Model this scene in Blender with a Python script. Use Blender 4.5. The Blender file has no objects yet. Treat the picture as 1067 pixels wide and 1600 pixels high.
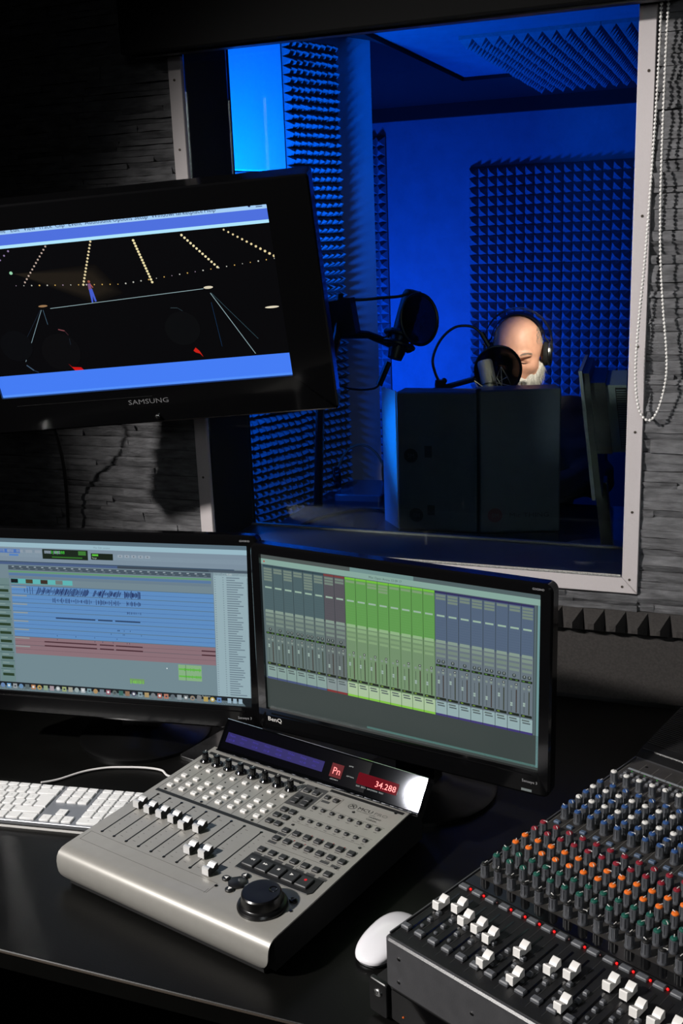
import bpy, math, random
import numpy as np
from mathutils import Vector, Matrix
random.seed(7); rng = np.random.default_rng(7)
sc = bpy.context.scene
COL = sc.collection
ZO = 0.75                      # desk top above the floor; everything below is written from the desk top (z = 0)

# ------------------------------------------------------------------ camera, world, lights, exposure
FPX, PITCH, ROLL, YAW, CH = 1650.8, 0.2532, -0.0383, 0.3744, 0.8869
fwd = Vector((-math.sin(YAW)*math.cos(PITCH), math.cos(YAW)*math.cos(PITCH), -math.sin(PITCH)))
rgt = Vector((math.cos(YAW), math.sin(YAW), 0)); upv = rgt.cross(fwd)
rg2 = rgt*math.cos(ROLL) + upv*math.sin(ROLL); up2 = -rgt*math.sin(ROLL) + upv*math.cos(ROLL)
cam_d = bpy.data.cameras.new('camera'); cam = bpy.data.objects.new('camera', cam_d); COL.objects.link(cam)
cam_d.sensor_fit = 'HORIZONTAL'; cam_d.sensor_width = 36.0; cam_d.lens = FPX/1067*36.0
cam_d.clip_start = 0.05
M = Matrix((rg2, up2, -fwd)).transposed().to_4x4(); M.translation = Vector((0, 0, CH+ZO)); cam.matrix_world = M
sc.camera = cam
def ray(px, py): return fwd + rg2*((px-533.5)/FPX) - up2*((py-800)/FPX)
def atd(px, py, d): return Vector((0, 0, CH)) + ray(px, py)*d          # point at a real distance along the axis
def aty(px, py, y): r = ray(px, py); return Vector((0, 0, CH)) + r*(y/r.y)
def atz(px, py, z): r = ray(px, py); return Vector((0, 0, CH)) + r*((z-CH)/r.z)

w = bpy.data.worlds.new('world'); sc.world = w; w.use_nodes = True
w.node_tree.nodes['Background'].inputs[0].default_value = (0.9, 0.92, 1, 1)
w.node_tree.nodes['Background'].inputs[1].default_value = 0.004
sc.view_settings.view_transform = 'Standard'; sc.view_settings.look = 'None'
sc.view_settings.exposure = 0.0; sc.view_settings.gamma = 1.0; sc.view_settings.use_curve_mapping = False

def lamp(name, kind, loc, target, energy, color, **kw):
    d = bpy.data.lights.new(name, kind); d.energy = energy; d.color = color
    for k, v in kw.items(): setattr(d, k, v)
    o = bpy.data.objects.new(name, d); COL.objects.link(o)
    o.location = Vector(loc) + Vector((0, 0, ZO))
    o.rotation_euler = (Vector(target)-Vector(loc)).to_track_quat('-Z', 'Y').to_euler()
    return o
R_ = math.radians
lamp('key_spot', 'SPOT', (-2.41, -0.47, 1.99), (-0.18, 1.64, 0.26), 575, (1.0, 0.96, 0.93), spot_size=R_(44), spot_blend=0.62, shadow_soft_size=0.07)
lamp('room_fill', 'AREA', (0.42, -0.9, 1.3), (-0.35, 2.6, 0.25), 1.0, (0.92, 0.97, 1.0), size=0.6, spread=R_(45))
lamp('booth_warm_spot', 'SPOT', (-0.05, 2.80, 1.15), (-0.67, 3.42, 0.47), 120, (1.0, 0.87, 0.76), spot_size=R_(17), spot_blend=0.8, shadow_soft_size=0.03)
lamp('booth_mic_fill', 'SPOT', (-0.30, 2.66, 1.40), (-0.76, 3.02, 0.44), 26, (1.0, 0.93, 0.84), spot_size=R_(9), spot_blend=0.6, shadow_soft_size=0.03)  # added spot that brightens only the silver microphone
BLUE = (0.0, 0.075, 1.0)
lamp('booth_blue_near', 'AREA', (-1.44, 2.58, 0.66), (-1.44, 3.25, 1.25), 27, (0.0, 0.125, 1.0), size=0.15, spread=R_(110))
lamp('booth_wing_fill', 'SPOT', (-1.56, 2.90, 0.52), (-0.93, 2.77, 0.30), 70, (0.0, 0.20, 1.0), spot_size=R_(34), spot_blend=0.6, shadow_soft_size=0.04)  # added spot to make the acoustic screen's side wing glow blue
lamp('booth_foam_fill', 'SPOT', (-1.45, 2.56, 0.62), (-1.40, 3.00, 0.22), 42, (0.0, 0.12, 1.0), spot_size=R_(75), spot_blend=0.6, shadow_soft_size=0.05)  # added spot to brighten the lower left foam and the table end
lamp('booth_ledge_fill', 'SPOT', (-1.38, 2.66, 0.66), (-0.88, 2.12, 0.24), 11, (0.0, 0.14, 1.0), spot_size=R_(58), spot_blend=0.8, shadow_soft_size=0.04)  # added spot that tints the left part of the window ledge blue
lamp('booth_blue_far', 'AREA', (-2.1, 4.5, -0.05), (-1.1, 5.6, 0.75), 78, BLUE, size=0.2)
lamp('booth_blue_up', 'AREA', (-1.75, 3.9, 0.2), (-0.9, 4.0, 1.5), 11, BLUE, size=0.25)

# ------------------------------------------------------------------ helpers
def lin(c):
    return tuple(((v/255)/12.92 if v <= 10 else (((v/255)+0.055)/1.055)**2.4) for v in c)
MATS = {}
def mat(name, rgb, rough=0.5, metal=0.0, noise=0.0, nscale=30.0, bump=0.0, bscale=200.0, spec=0.5, emit=None, estr=1.0, coat=0.0, aniso=None, world=False):
    if name in MATS: return MATS[name]
    m = bpy.data.materials.new(name); m.use_nodes = True; nt = m.node_tree; b = nt.nodes['Principled BSDF']
    c = lin(rgb); b.inputs['Base Color'].default_value = (*c, 1)
    b.inputs['Roughness'].default_value = rough; b.inputs['Metallic'].default_value = metal
    b.inputs['Specular IOR Level'].default_value = spec
    if coat: b.inputs['Coat Weight'].default_value = coat; b.inputs['Coat Roughness'].default_value = 0.05
    tc = nt.nodes.new('ShaderNodeTexCoord')
    if world:
        ge = nt.nodes.new('ShaderNodeNewGeometry'); mq = nt.nodes.new('ShaderNodeMapping'); mq.inputs['Scale'].default_value = world; nt.links.new(ge.outputs['Position'], mq.inputs[0])
        class _T: outputs = {'Object': mq.outputs[0]}
        tc = _T
    if noise:
        n = nt.nodes.new('ShaderNodeTexNoise'); n.inputs['Scale'].default_value = nscale; n.inputs['Detail'].default_value = 6
        r = nt.nodes.new('ShaderNodeValToRGB')
        r.color_ramp.elements[0].position = 0.3; r.color_ramp.elements[1].position = 0.7
        r.color_ramp.elements[0].color = (*[v*(1-noise) for v in c], 1); r.color_ramp.elements[1].color = (*[min(1, v*(1+noise)) for v in c], 1)
        if aniso:
            mp = nt.nodes.new('ShaderNodeMapping'); mp.inputs['Scale'].default_value = aniso
            nt.links.new(tc.outputs['Object'], mp.inputs[0]); nt.links.new(mp.outputs[0], n.inputs['Vector'])
        else: nt.links.new(tc.outputs['Object'], n.inputs['Vector'])
        nt.links.new(n.outputs['Fac'], r.inputs[0]); nt.links.new(r.outputs[0], b.inputs['Base Color'])
    if bump:
        n2 = nt.nodes.new('ShaderNodeTexNoise'); n2.inputs['Scale'].default_value = bscale; n2.inputs['Detail'].default_value = 4
        bp = nt.nodes.new('ShaderNodeBump'); bp.inputs['Strength'].default_value = bump; bp.inputs['Distance'].default_value = 0.002
        nt.links.new(tc.outputs['Object'], n2.inputs['Vector']); nt.links.new(n2.outputs['Fac'], bp.inputs['Height']); nt.links.new(bp.outputs[0], b.inputs['Normal'])
    if emit:
        b.inputs['Emission Color'].default_value = (*lin(emit), 1); b.inputs['Emission Strength'].default_value = estr
    MATS[name] = m; return m
def screen_mat(name, strength):
    m = bpy.data.materials.new(name); m.use_nodes = True; nt = m.node_tree; b = nt.nodes['Principled BSDF']
    b.inputs['Base Color'].default_value = (0.002, 0.002, 0.0025, 1); b.inputs['Roughness'].default_value = 0.3; b.inputs['Specular IOR Level'].default_value = 0.15
    a = nt.nodes.new('ShaderNodeVertexColor'); a.layer_name = 'Col'
    nt.links.new(a.outputs[0], b.inputs['Emission Color']); b.inputs['Emission Strength'].default_value = strength
    return m
def glass_mat():
    m = bpy.data.materials.new('pane_glass'); m.use_nodes = True; nt = m.node_tree; nt.nodes.clear()
    o = nt.nodes.new('ShaderNodeOutputMaterial'); mx = nt.nodes.new('ShaderNodeMixShader'); t = nt.nodes.new('ShaderNodeBsdfTransparent')
    g = nt.nodes.new('ShaderNodeBsdfGlossy'); g.inputs['Roughness'].default_value = 0.01; f = nt.nodes.new('ShaderNodeFresnel'); f.inputs[0].default_value = 1.45
    t.inputs[0].default_value = (0.93, 0.96, 0.95, 1)
    nt.links.new(f.outputs[0], mx.inputs[0]); nt.links.new(t.outputs[0], mx.inputs[1]); nt.links.new(g.outputs[0], mx.inputs[2]); nt.links.new(mx.outputs[0], o.inputs[0])
    return m

class MB:
    def __init__(s): s.v = []; s.f = []; s.m = []; s.c = []
    def add(s, vs, fs, mi=0, T=None, col=None):
        o = len(s.v)
        s.v += [tuple(T @ Vector(p)) if T is not None else tuple(p) for p in vs]
        s.f += [tuple(i+o for i in f) for f in fs]; s.m += [mi]*len(fs); s.c += [col]*len(fs)
        return s
    def box(s, c, d, mi=0, T=None):
        x, y, z = (v/2 for v in d); vs = [(c[0]+a*x, c[1]+b*y, c[2]+e*z) for e in (-1, 1) for b in (-1, 1) for a in (-1, 1)]
        return s.add(vs, [(0, 2, 3, 1), (4, 5, 7, 6), (0, 1, 5, 4), (2, 6, 7, 3), (0, 4, 6, 2), (1, 3, 7, 5)], mi, T)
    def prism(s, pts, z0, z1, mi=0, T=None, ch=0.0, chb=0.0):
        # outline in xy (ccw), extruded z0..z1, optional chamfer on top / bottom (outline shrunk towards its centre of offset)
        n = len(pts); rings = []
        def off(d):
            out = []
            for i in range(n):
                p0, p, p1 = Vector(pts[i-1]), Vector(pts[i]), Vector(pts[(i+1) % n])
                e0 = (p-p0).normalized() if (p-p0).length > 1e-9 else Vector((1, 0)); e1 = (p1-p).normalized() if (p1-p).length > 1e-9 else e0
                n0 = Vector((-e0.y, e0.x)); n1 = Vector((-e1.y, e1.x)); b = n0+n1
                k = b.length_squared
                out.append(tuple(p + b*(2*d/k if k > 0.3 else 1.0*d)))
            return out
        if chb: rings.append((off(chb), z0)); rings.append((pts, z0+chb))
        else: rings.append((pts, z0))
        if ch: rings.append((pts, z1-ch)); rings.append((off(ch), z1))
        else: rings.append((pts, z1))
        vs = [(p[0], p[1], z) for r, z in rings for p in r]; fs = [tuple(reversed(range(n)))]
        for k in range(len(rings)-1):
            fs += [(k*n+i, k*n+(i+1) % n, (k+1)*n+(i+1) % n, (k+1)*n+i) for i in range(n)]
        fs.append(tuple(range((len(rings)-1)*n, len(rings)*n)))
        return s.add(vs, fs, mi, T)
    def lathe(s, prof, n=16, mi=0, T=None, mis=None):
        vs = []; fs = []; ms = []
        for r, z in prof: vs += [(r*math.cos(2*math.pi*i/n), r*math.sin(2*math.pi*i/n), z) for i in range(n)]
        for k in range(len(prof)-1): fs += [(k*n+i, k*n+(i+1) % n, (k+1)*n+(i+1) % n, (k+1)*n+i) for i in range(n)]
        fs += [tuple(reversed(range(n))), tuple(range((len(prof)-1)*n, len(prof)*n))]
        return s.add(vs, fs, mi, T)
    def tube(s, path, r, n=8, mi=0, closed=False, T=None):
        P = [Vector(p) for p in path]; m = len(P); rr = r if isinstance(r, (list, tuple)) else [r]*m
        vs = []; fs = []; ref = None
        for i, p in enumerate(P):
            t = (P[(i+1) % m]-P[i-1]) if closed else (P[min(i+1, m-1)]-P[max(i-1, 0)])
            t.normalize()
            if ref is None: ref = t.orthogonal().normalized()
            ref = (ref - t*ref.dot(t)); ref = ref.normalized() if ref.length > 1e-6 else t.orthogonal().normalized()
            b = t.cross(ref)
            vs += [tuple(p + (ref*math.cos(2*math.pi*k/n) + b*math.sin(2*math.pi*k/n))*rr[i]) for k in range(n)]
        for i in range(m if closed else m-1):
            j = (i+1) % m; fs += [(i*n+k, i*n+(k+1) % n, j*n+(k+1) % n, j*n+k) for k in range(n)]
        if not closed: fs += [tuple(reversed(range(n))), tuple(range((m-1)*n, m*n))]
        return s.add(vs, fs, mi, T)
    def ball(s, c, r, n=12, k=8, mi=0, T=None):
        r3 = r if isinstance(r, (list, tuple)) else (r, r, r)
        vs = [(c[0], c[1], c[2]-r3[2])]
        for j in range(1, k):
            a = math.pi*j/k
            vs += [(c[0]+r3[0]*math.sin(a)*math.cos(2*math.pi*i/n), c[1]+r3[1]*math.sin(a)*math.sin(2*math.pi*i/n), c[2]-r3[2]*math.cos(a)) for i in range(n)]
        vs.append((c[0], c[1], c[2]+r3[2])); fs = [(0, 1+(i+1) % n, 1+i) for i in range(n)]
        for j in range(k-2): fs += [(1+j*n+i, 1+j*n+(i+1) % n, 1+(j+1)*n+(i+1) % n, 1+(j+1)*n+i) for i in range(n)]
        L = 1+(k-2)*n; fs += [(L+i, L+(i+1) % n, len(vs)-1) for i in range(n)]
        return s.add(vs, fs, mi, T)
    def mesh(s, name, mats, smooth=35):
        me = bpy.data.meshes.new(name); me.from_pydata(s.v, [], s.f)
        for m in (mats if isinstance(mats, (list, tuple)) else [mats]): me.materials.append(m)
        me.polygons.foreach_set('material_index', s.m)
        if smooth:
            me.polygons.foreach_set('use_smooth', [True]*len(s.f)); me.set_sharp_from_angle(angle=R_(smooth))
        if any(c is not None for c in s.c):
            a = me.color_attributes.new('Col', 'FLOAT_COLOR', 'CORNER'); buf = []
            for p, c in zip(me.polygons, s.c): buf += list((*(c or (0, 0, 0)), 1.0))*p.loop_total
            a.data.foreach_set('color', buf)
        me.update(); return me
def link(name, me, parent=None, mtx=None):
    o = bpy.data.objects.new(name, me); COL.objects.link(o)
    if parent is not None: o.parent = parent
    if mtx is not None: o.matrix_local = mtx
    return o
def part(name, mb, mats, parent=None, mtx=None, smooth=35): return link(name, mb.mesh(name, mats, smooth), parent, mtx)
def tag(o, label, cat, group=None, kind=None):
    o['label'] = label; o['category'] = cat
    if group: o['group'] = group
    if kind: o['kind'] = kind
    return o
def thing(name, label, cat, loc=(0, 0, 0), rz=0, group=None):
    o = bpy.data.objects.new(name, None); COL.objects.link(o); o.location = loc; o.rotation_euler = (0, 0, rz); o.empty_display_size = 0.05
    return tag(o, label, cat, group)
def struct(o): o['kind'] = 'structure'; return o
T3 = Matrix.Translation
def RX(a): return Matrix.Rotation(a, 4, 'X')
def RY(a): return Matrix.Rotation(a, 4, 'Y')
def RZ(a): return Matrix.Rotation(a, 4, 'Z')
def TR(x, y, z=0): return T3((x, y, z))
def rrect(x0, y0, x1, y1, r, seg=4):
    out = []
    for cx, cy, a0 in ((x1-r, y0+r, -90), (x1-r, y1-r, 0), (x0+r, y1-r, 90), (x0+r, y0+r, 180)):
        out += [(cx+r*math.cos(R_(a0+90*i/seg)), cy+r*math.sin(R_(a0+90*i/seg))) for i in range(seg+1)]
    return out
def smooth_path(pts, sub=8):
    P = [Vector(p) for p in pts]; out = []
    for i in range(len(P)-1):
        a, b, c, d = P[max(i-1, 0)], P[i], P[i+1], P[min(i+2, len(P)-1)]
        for k in range(sub):
            t = k/sub; out.append(0.5*((2*b)+(c-a)*t+(2*a-5*b+4*c-d)*t*t+(-a+3*b-3*c+d)*t**3))
    out.append(P[-1]); return out
_TX = {}
def text_geo(s, size=1.0):
    if s not in _TX:
        cu = bpy.data.curves.new('t', 'FONT'); cu.body = s; cu.size = 1.0; cu.align_x = 'LEFT'; cu.resolution_u = 2
        ob = bpy.data.objects.new('t', cu); me = bpy.data.meshes.new_from_object(ob)
        _TX[s] = ([tuple(v.co) for v in me.vertices], [tuple(p.vertices) for p in me.polygons])
        bpy.data.objects.remove(ob); bpy.data.meshes.remove(me); bpy.data.curves.remove(cu)
    vs, fs = _TX[s]
    return [(x*size, y*size, z) for x, y, z in vs], fs
def add_text(mb, s, x, y, size, mi=0, T=None, align='l', col=None, sx=1.0):
    vs, fs = text_geo(s, size)
    if not vs: return
    w_ = max(v[0] for v in vs)*sx; ox = {'l': 0, 'c': -w_/2, 'r': -w_}[align]
    mb.add([(vx*sx+x+ox, vy+y, vz) for vx, vy, vz in vs], fs, mi, T, col)

class Canvas:          # flat printed / glowing picture: u right 0..1, v down 0..1, in its own plane (x, z), level by level
    def __init__(s, w_, h_): s.w = w_; s.h = h_; s.mb = MB(); s.k = 0
    def up(s): s.k += 1
    def poly(s, pts, col):
        y = -0.00002*s.k - 0.0002
        n = len(pts); vs = [((u-0.5)*s.w, y, (0.5-v)*s.h) for u, v in pts]
        s.mb.add(vs, [tuple(range(n))], 0, None, lin(col))
    f = staticmethod(lambda u: u)
    def rect(s, u0, v0, u1, v1, col):
        u0, u1 = s.f(u0), s.f(u1)
        if u1 > u0+1e-6: s.poly([(u0, v1), (u1, v1), (u1, v0), (u0, v0)], col)
    def line(s, u0, v0, u1, v1, wd, col):
        u0, u1 = s.f(u0), s.f(u1)
        dx, dy = (u1-u0)*s.w, (v1-v0)*s.h; L = math.hypot(dx, dy) or 1; nx, ny = -dy/L*wd/2, dx/L*wd/2
        s.poly([(u0+nx/s.w, v0+ny/s.h), (u0-nx/s.w, v0-ny/s.h), (u1-nx/s.w, v1-ny/s.h), (u1+nx/s.w, v1+ny/s.h)], col)
    def disc(s, u, v, r, col, n=10, sy=1.0):
        u = s.f(u)
        s.poly([(u+r/s.w*math.cos(2*math.pi*i/n), v-r*sy/s.h*math.sin(2*math.pi*i/n)) for i in range(n)], col)
    def text(s, t, u, v, size, col, align='l', sx=1.0):
        u = s.f(u)
        y = -0.00002*s.k - 0.0002
        add_text(s.mb, t, 0, 0, size, 0, T3(((u-0.5)*s.w, y, (0.5-v)*s.h)) @ RX(math.pi/2), align, lin(col), sx)

# ------------------------------------------------------------------ materials
m_black = mat('black_plastic', (12, 12, 13), 0.4, noise=0.15, nscale=60)
m_gloss = mat('gloss_black', (9, 9, 10), 0.12, coat=0.3)
m_matte = mat('matte_black', (8, 8, 9), 0.85, noise=0.2, nscale=90)
m_desk = mat('desk_black', (8, 8, 7), 0.42, noise=0.15, nscale=25, bump=0.05, bscale=400, spec=0.2)
m_edge = mat('desk_edge', (120, 112, 104), 0.4)
m_white = mat('white_wood', (190, 183, 183), 0.55, noise=0.06, nscale=40, aniso=(40, 40, 2), bump=0.15, bscale=150)
m_stone = mat('slate_stone', (94, 94, 96), 0.82, noise=0.42, nscale=26, bump=1.0, bscale=60, world=(1.0, 1.6, 3.2))
m_mortar = mat('wall_base', (30, 30, 31), 0.9, noise=0.2, nscale=30)
m_foam = mat('grey_foam', (112, 112, 116), 0.95, noise=0.12, nscale=80, bump=0.5, bscale=500)
m_dfoam = mat('dark_foam', (52, 49, 47), 0.95, noise=0.25, nscale=220, bump=0.5, bscale=600)
m_bfoam = mat('black_foam', (7, 7, 8), 0.95, noise=0.25, nscale=120)
m_wall = mat('booth_wall', (118, 118, 124), 0.85, noise=0.08, nscale=12, bump=0.3, bscale=90)
m_fabric = mat('white_fabric', (235, 235, 238), 0.9, noise=0.05, nscale=300)
m_alu = mat('silver_paint', (150, 148, 142), 0.40, metal=0.25, noise=0.03, nscale=60, coat=0.15)
m_chrome = mat('chrome', (190, 195, 205), 0.013, metal=1.0)
m_silver = mat('silver', (200, 200, 200), 0.22, metal=1.0)
m_fader = mat('fader_silver', (206, 206, 206), 0.3, metal=0.35)
m_steel = mat('champagne_metal', (178, 172, 155), 0.35, metal=0.85)
m_key = mat('white_key', (226, 226, 224), 0.45)
m_keytx = mat('key_legend', (120, 120, 120), 0.5)
m_kalu = mat('keyboard_aluminium', (150, 152, 156), 0.38, metal=0.7)
m_whitepl = mat('white_plastic', (222, 220, 216), 0.35, noise=0.02)
m_mousew = mat('mouse_white', (235, 234, 238), 0.18, coat=0.5)
m_darkbtn = mat('dark_button', (42, 43, 44), 0.5)
m_greyplate = mat('grey_print', (62, 62, 62), 0.5)
m_blackprint = mat('black_print', (22, 22, 22), 0.5)
m_panel = mat('mixer_panel', (46, 44, 42), 0.5, noise=0.2, nscale=80)
m_body = mat('mixer_body', (66, 66, 68), 0.38, noise=0.1, nscale=60, bump=0.1, bscale=600)
m_knob = mat('knob_grey', (66, 68, 72), 0.42)
m_mbtn = mat('mixer_button', (84, 86, 90), 0.5)
m_red = mat('led_red', (120, 0, 0), 0.4, emit=(255, 20, 20), estr=1.6)
m_redoff = mat('led_off', (50, 8, 8), 0.4)
m_green = mat('led_green', (10, 60, 20), 0.4, emit=(60, 160, 60), estr=0.35)
caps = {'black': (20, 20, 20), 'green': (20, 78, 66), 'orange': (226, 108, 30), 'red': (128, 26, 40), 'blue': (42, 74, 124), 'white': (215, 213, 208)}
m_cap = {k: mat('cap_'+k, v, 0.45) for k, v in caps.items()}
m_cable = mat('white_cable', (214, 212, 210), 0.4)
m_skin = mat('skin', (205, 150, 126), 0.5, noise=0.10, nscale=45, bump=0.15, bscale=260, spec=0.4)
m_beard = mat('grey_beard', (176, 170, 164), 0.65, noise=0.25, nscale=200)
m_hair = mat('short_grey_hair', (128, 120, 112), 0.7, noise=0.3, nscale=260)
m_brow = mat('brow_hair', (150, 128, 112), 0.7)
m_lash = mat('eyelash', (70, 40, 34), 0.7)
m_sweater = mat('charcoal_knit', (46, 47, 52), 0.92, noise=0.2, nscale=70, aniso=(90, 90, 4), bump=0.5, bscale=300)
m_trouser = mat('dark_trousers', (28, 30, 36), 0.9, noise=0.2)
m_paper = mat('paper', (225, 222, 214), 0.8)
m_grey = mat('mid_grey_plastic', (112, 120, 120), 0.5)
m_glass = glass_mat()

# ------------------------------------------------------------------ the setting
D = 1.96                                   # face of the wall between the rooms
XL, XR, ZB, ZT, YI = -1.075, -0.205, 0.245, 1.36, 2.17
mb = MB()
for x0, x1, z0, z1 in ((-2.6, XL, -0.75, 1.7), (XR, 0.9, -0.75, 1.7), (XL, XR, -0.75, ZB), (XL, XR, ZT, 1.7)):
    mb.box(((x0+x1)/2, (1.985+YI)/2, (z0+z1)/2), (x1-x0, YI-1.985, z1-z0))
wall_front = struct(part('wall_front', mb, m_mortar))
struct(part('floor', MB().box((-0.7, 2.5, -0.8), (4.4, 7.0, 0.1)), mat('floor_dark', (34, 32, 31), 0.7, noise=0.2, nscale=8)))

# ledge stones: rows of split slate, each strip its own piece where it shows
def stone_mesh(wd, hh):
    nx = max(2, min(6, int(wd/0.028))); vs = []; fs = []; nz = 2
    base = random.uniform(0.008, 0.0145); slope = random.uniform(-0.002, 0.004)
    for j in range(nz+1):
        for i in range(nx+1):
            e = 0.0 if 0 < i < nx and 0 < j < nz else 0.0009
            vs.append((wd*i/nx, -(base + slope*(j-1) + random.uniform(-0.0016, 0.0016) - e), hh*j/nz + (random.uniform(-0.0012, 0.0012) if 0 < i < nx else 0)))
    F = lambda i, j: j*(nx+1)+i
    for j in range(nz):
        for i in range(nx): fs.append((F(i, j), F(i+1, j), F(i+1, j+1), F(i, j+1)))
    b = len(vs); ring = [F(i, 0) for i in range(nx+1)] + [F(nx, j) for j in range(1, nz+1)] + [F(i, nz) for i in range(nx-1, -1, -1)] + [F(0, j) for j in range(nz-1, 0, -1)]
    vs += [(vs[k][0], 0.008, vs[k][2]) for k in ring]; n = len(ring)
    for k in range(n): fs.append((ring[k], b+k, b+(k+1) % n, ring[(k+1) % n]))
    return vs, fs
stuff = MB(); n_st = 0
def lay_stones(x0, x1, z0, z1, single):
    global n_st
    z = z0
    while z < z1-0.004:
        hh = min(random.choice((0.009, 0.011, 0.012, 0.014, 0.015, 0.017, 0.020, 0.024)), z1-z); x = x0 - random.uniform(0, 0.15)
        while x < x1:
            wd = random.uniform(0.09, 0.30); a, b = max(x, x0), min(x+wd, x1)
            if b-a > 0.008:
                vs, fs = stone_mesh(b-a-0.0004, hh-0.0005)
                T = TR(a, 1.981, z)
                if single(a, b, z) and n_st < 299:
                    n_st += 1; part('stone', MB().add(vs, fs), m_stone, wall_front, T, smooth=28)
                else: stuff.add(vs, fs, 0, T)
            x += wd
        z += hh
lay_stones(-0.1768, 0.86, 0.176, 1.55, lambda a, b, z: a < 0.02 and z < 1.3)
lay_stones(-1.10, -0.1768, 0.176, 0.2135, lambda a, b, z: a > -0.36)
lay_stones(-2.3, -1.1025, -0.05, 1.55, lambda a, b, z: 0.26 < z < 0.56 and a > -1.65)
st = part('stone_field', stuff, m_stone, wall_front, smooth=28); st['kind'] = 'stuff'

# white wooden trim round the window, mitred at the lower right corner
def trim(name, pts, screws):
    o = struct(part(name, MB().prism(pts, 0, 0.018, ch=0.0012), m_white, None, T3((0, 1.981, 0)) @ RX(math.pi/2)))
    for sx, sz in screws:
        part('screw', MB().lathe([(0.0026, 0), (0.0026, 0.0006), (0.0016, 0.0008), (0.0008, 0.0002)], 10), mat('screw_brown', (74, 66, 58), 0.4, metal=0.5), o, T3((sx, sz, 0.0181)))
    return o
trim('trim_1', [(-0.206, 0.2455), (-0.177, 0.2145), (-0.177, 1.243), (-0.206, 1.243)], [(-0.1875, 1.14), (-0.1905, 0.905), (-0.1905, 0.68), (-0.1905, 0.525), (-0.191, 0.374), (-0.192, 0.242)])
trim('trim_2', [(-1.102, 0.214), (-1.073, 0.214), (-1.073, 1.243), (-1.102, 1.243)], [(-1.089, 1.2), (-1.088, 1.07), (-1.088, 0.4)])
trim('trim_3', [(-1.073, 0.2140), (-0.1775, 0.2140), (-0.2065, 0.2450), (-1.073, 0.2450)], [(-0.205, 0.227), (-0.6, 0.229)])

# window: black reveal, dark ledge between the two panes
win = MB()
win.box((XL-0.004, 2.075, 0.8), (0.012, 0.20, 1.12)).box((XR+0.004, 2.075, 0.8), (0.012, 0.20, 1.12)).box(((XL+XR)/2, 2.075, ZT), (0.88, 0.20, 0.012))
window = struct(part('window_1', win, m_matte))
part('ledge', MB().box(((XL+XR)/2, 2.068, 0.241), (0.862, 0.208, 0.011)), mat('ledge_paint', (50, 54, 62), 0.42, noise=0.1, nscale=20, aniso=(2, 40, 40)), window)
part('glass_pane', MB().box(((XL+XR)/2, 1.972, 0.80), (0.862, 0.004, 1.105)), m_glass, window)
part('glass_pane', MB().box(((XL+XR)/2, 2.158, 0.80), (0.862, 0.004, 1.105)), m_glass, window)
g_ = MB(); g_.tube([(XL+0.005, 1.966, 0.2475), (XR-0.004, 1.966, 0.2475)], 0.0028, 6)
part('gasket', g_, mat('gasket_white', (150, 150, 145), 0.9, noise=0.4, nscale=400, bump=0.8, bscale=600), window)
part('gasket', MB().box(((XL+XR)/2, 2.150, 0.2480), (0.862, 0.006, 0.004)), mat('gasket_grey', (128, 128, 124), 0.7), window)

# booth: back wall, splayed left wall, ceiling with dark border
YB, ZC = 5.6, 1.55
wall_back = struct(part('wall_back', MB().box((-0.9, YB+0.05, 0.4), (3.4, 0.1, 2.4)), m_wall))
TILE = 0.483
def foam_tile(name, nx, nz, p, dep, parent, mtx, m, trunc=0.0, uneven=0.004):
    mb = MB(); hw = p/2
    mb.box((nx*p/2, -0.006, nz*p/2), (nx*p, 0.012, nz*p))
    for i in range(nx):
        for j in range(nz):
            x, z = i*p, j*p; t = trunc*p/2; d = dep + random.uniform(-uneven, uneven)*0.5
            jx, jz = random.uniform(-1, 1)*uneven*0.6, random.uniform(-1, 1)*uneven*0.6
            b = [(x, -0.012, z), (x+p, -0.012, z), (x+p, -0.012, z+p), (x, -0.012, z+p)]
            if t: mb.add(b+[(x+hw+a*t+jx, -0.012-d, z+hw+c*t+jz) for a, c in ((-1, -1), (1, -1), (1, 1), (-1, 1))], [(0, 1, 5, 4), (1, 2, 6, 5), (2, 3, 7, 6), (3, 0, 4, 7), (4, 5, 6, 7)])
            else: mb.add(b+[(x+hw+jx, -0.012-d, z+hw+jz)], [(0, 1, 4), (1, 2, 4), (2, 3, 4), (3, 0, 4)])
    return part(name, mb, m, parent, mtx, smooth=0)
x0 = -1.416; ztop = 0.887+(1.197-0.887)*YB/5.3
for i in range(2):
    for j in range(3):
        foam_tile('foam_tile', 10, 10, TILE/10, 0.045, wall_back, TR(x0+i*(TILE+0.002), YB, ztop-(j+1)*(TILE+0.003)), m_foam)
for j in range(4): foam_tile('foam_tile', 2, 10, 0.0483, 0.04, wall_back, TR(-1.965, YB, 1.40-(j+1)*0.486), m_foam)
part('foam_border', MB().box((-0.9, YB-0.02, (1.468+ZC)/2), (3.4, 0.04, ZC-1.468)), m_bfoam, wall_back)
part('shade_panel', MB().box((-0.9, YB-0.012, -0.395), (3.4, 0.024, 0.71)), m_bfoam, wall_back)  # black sheet added to stand for the darkness low on the back wall

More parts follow.
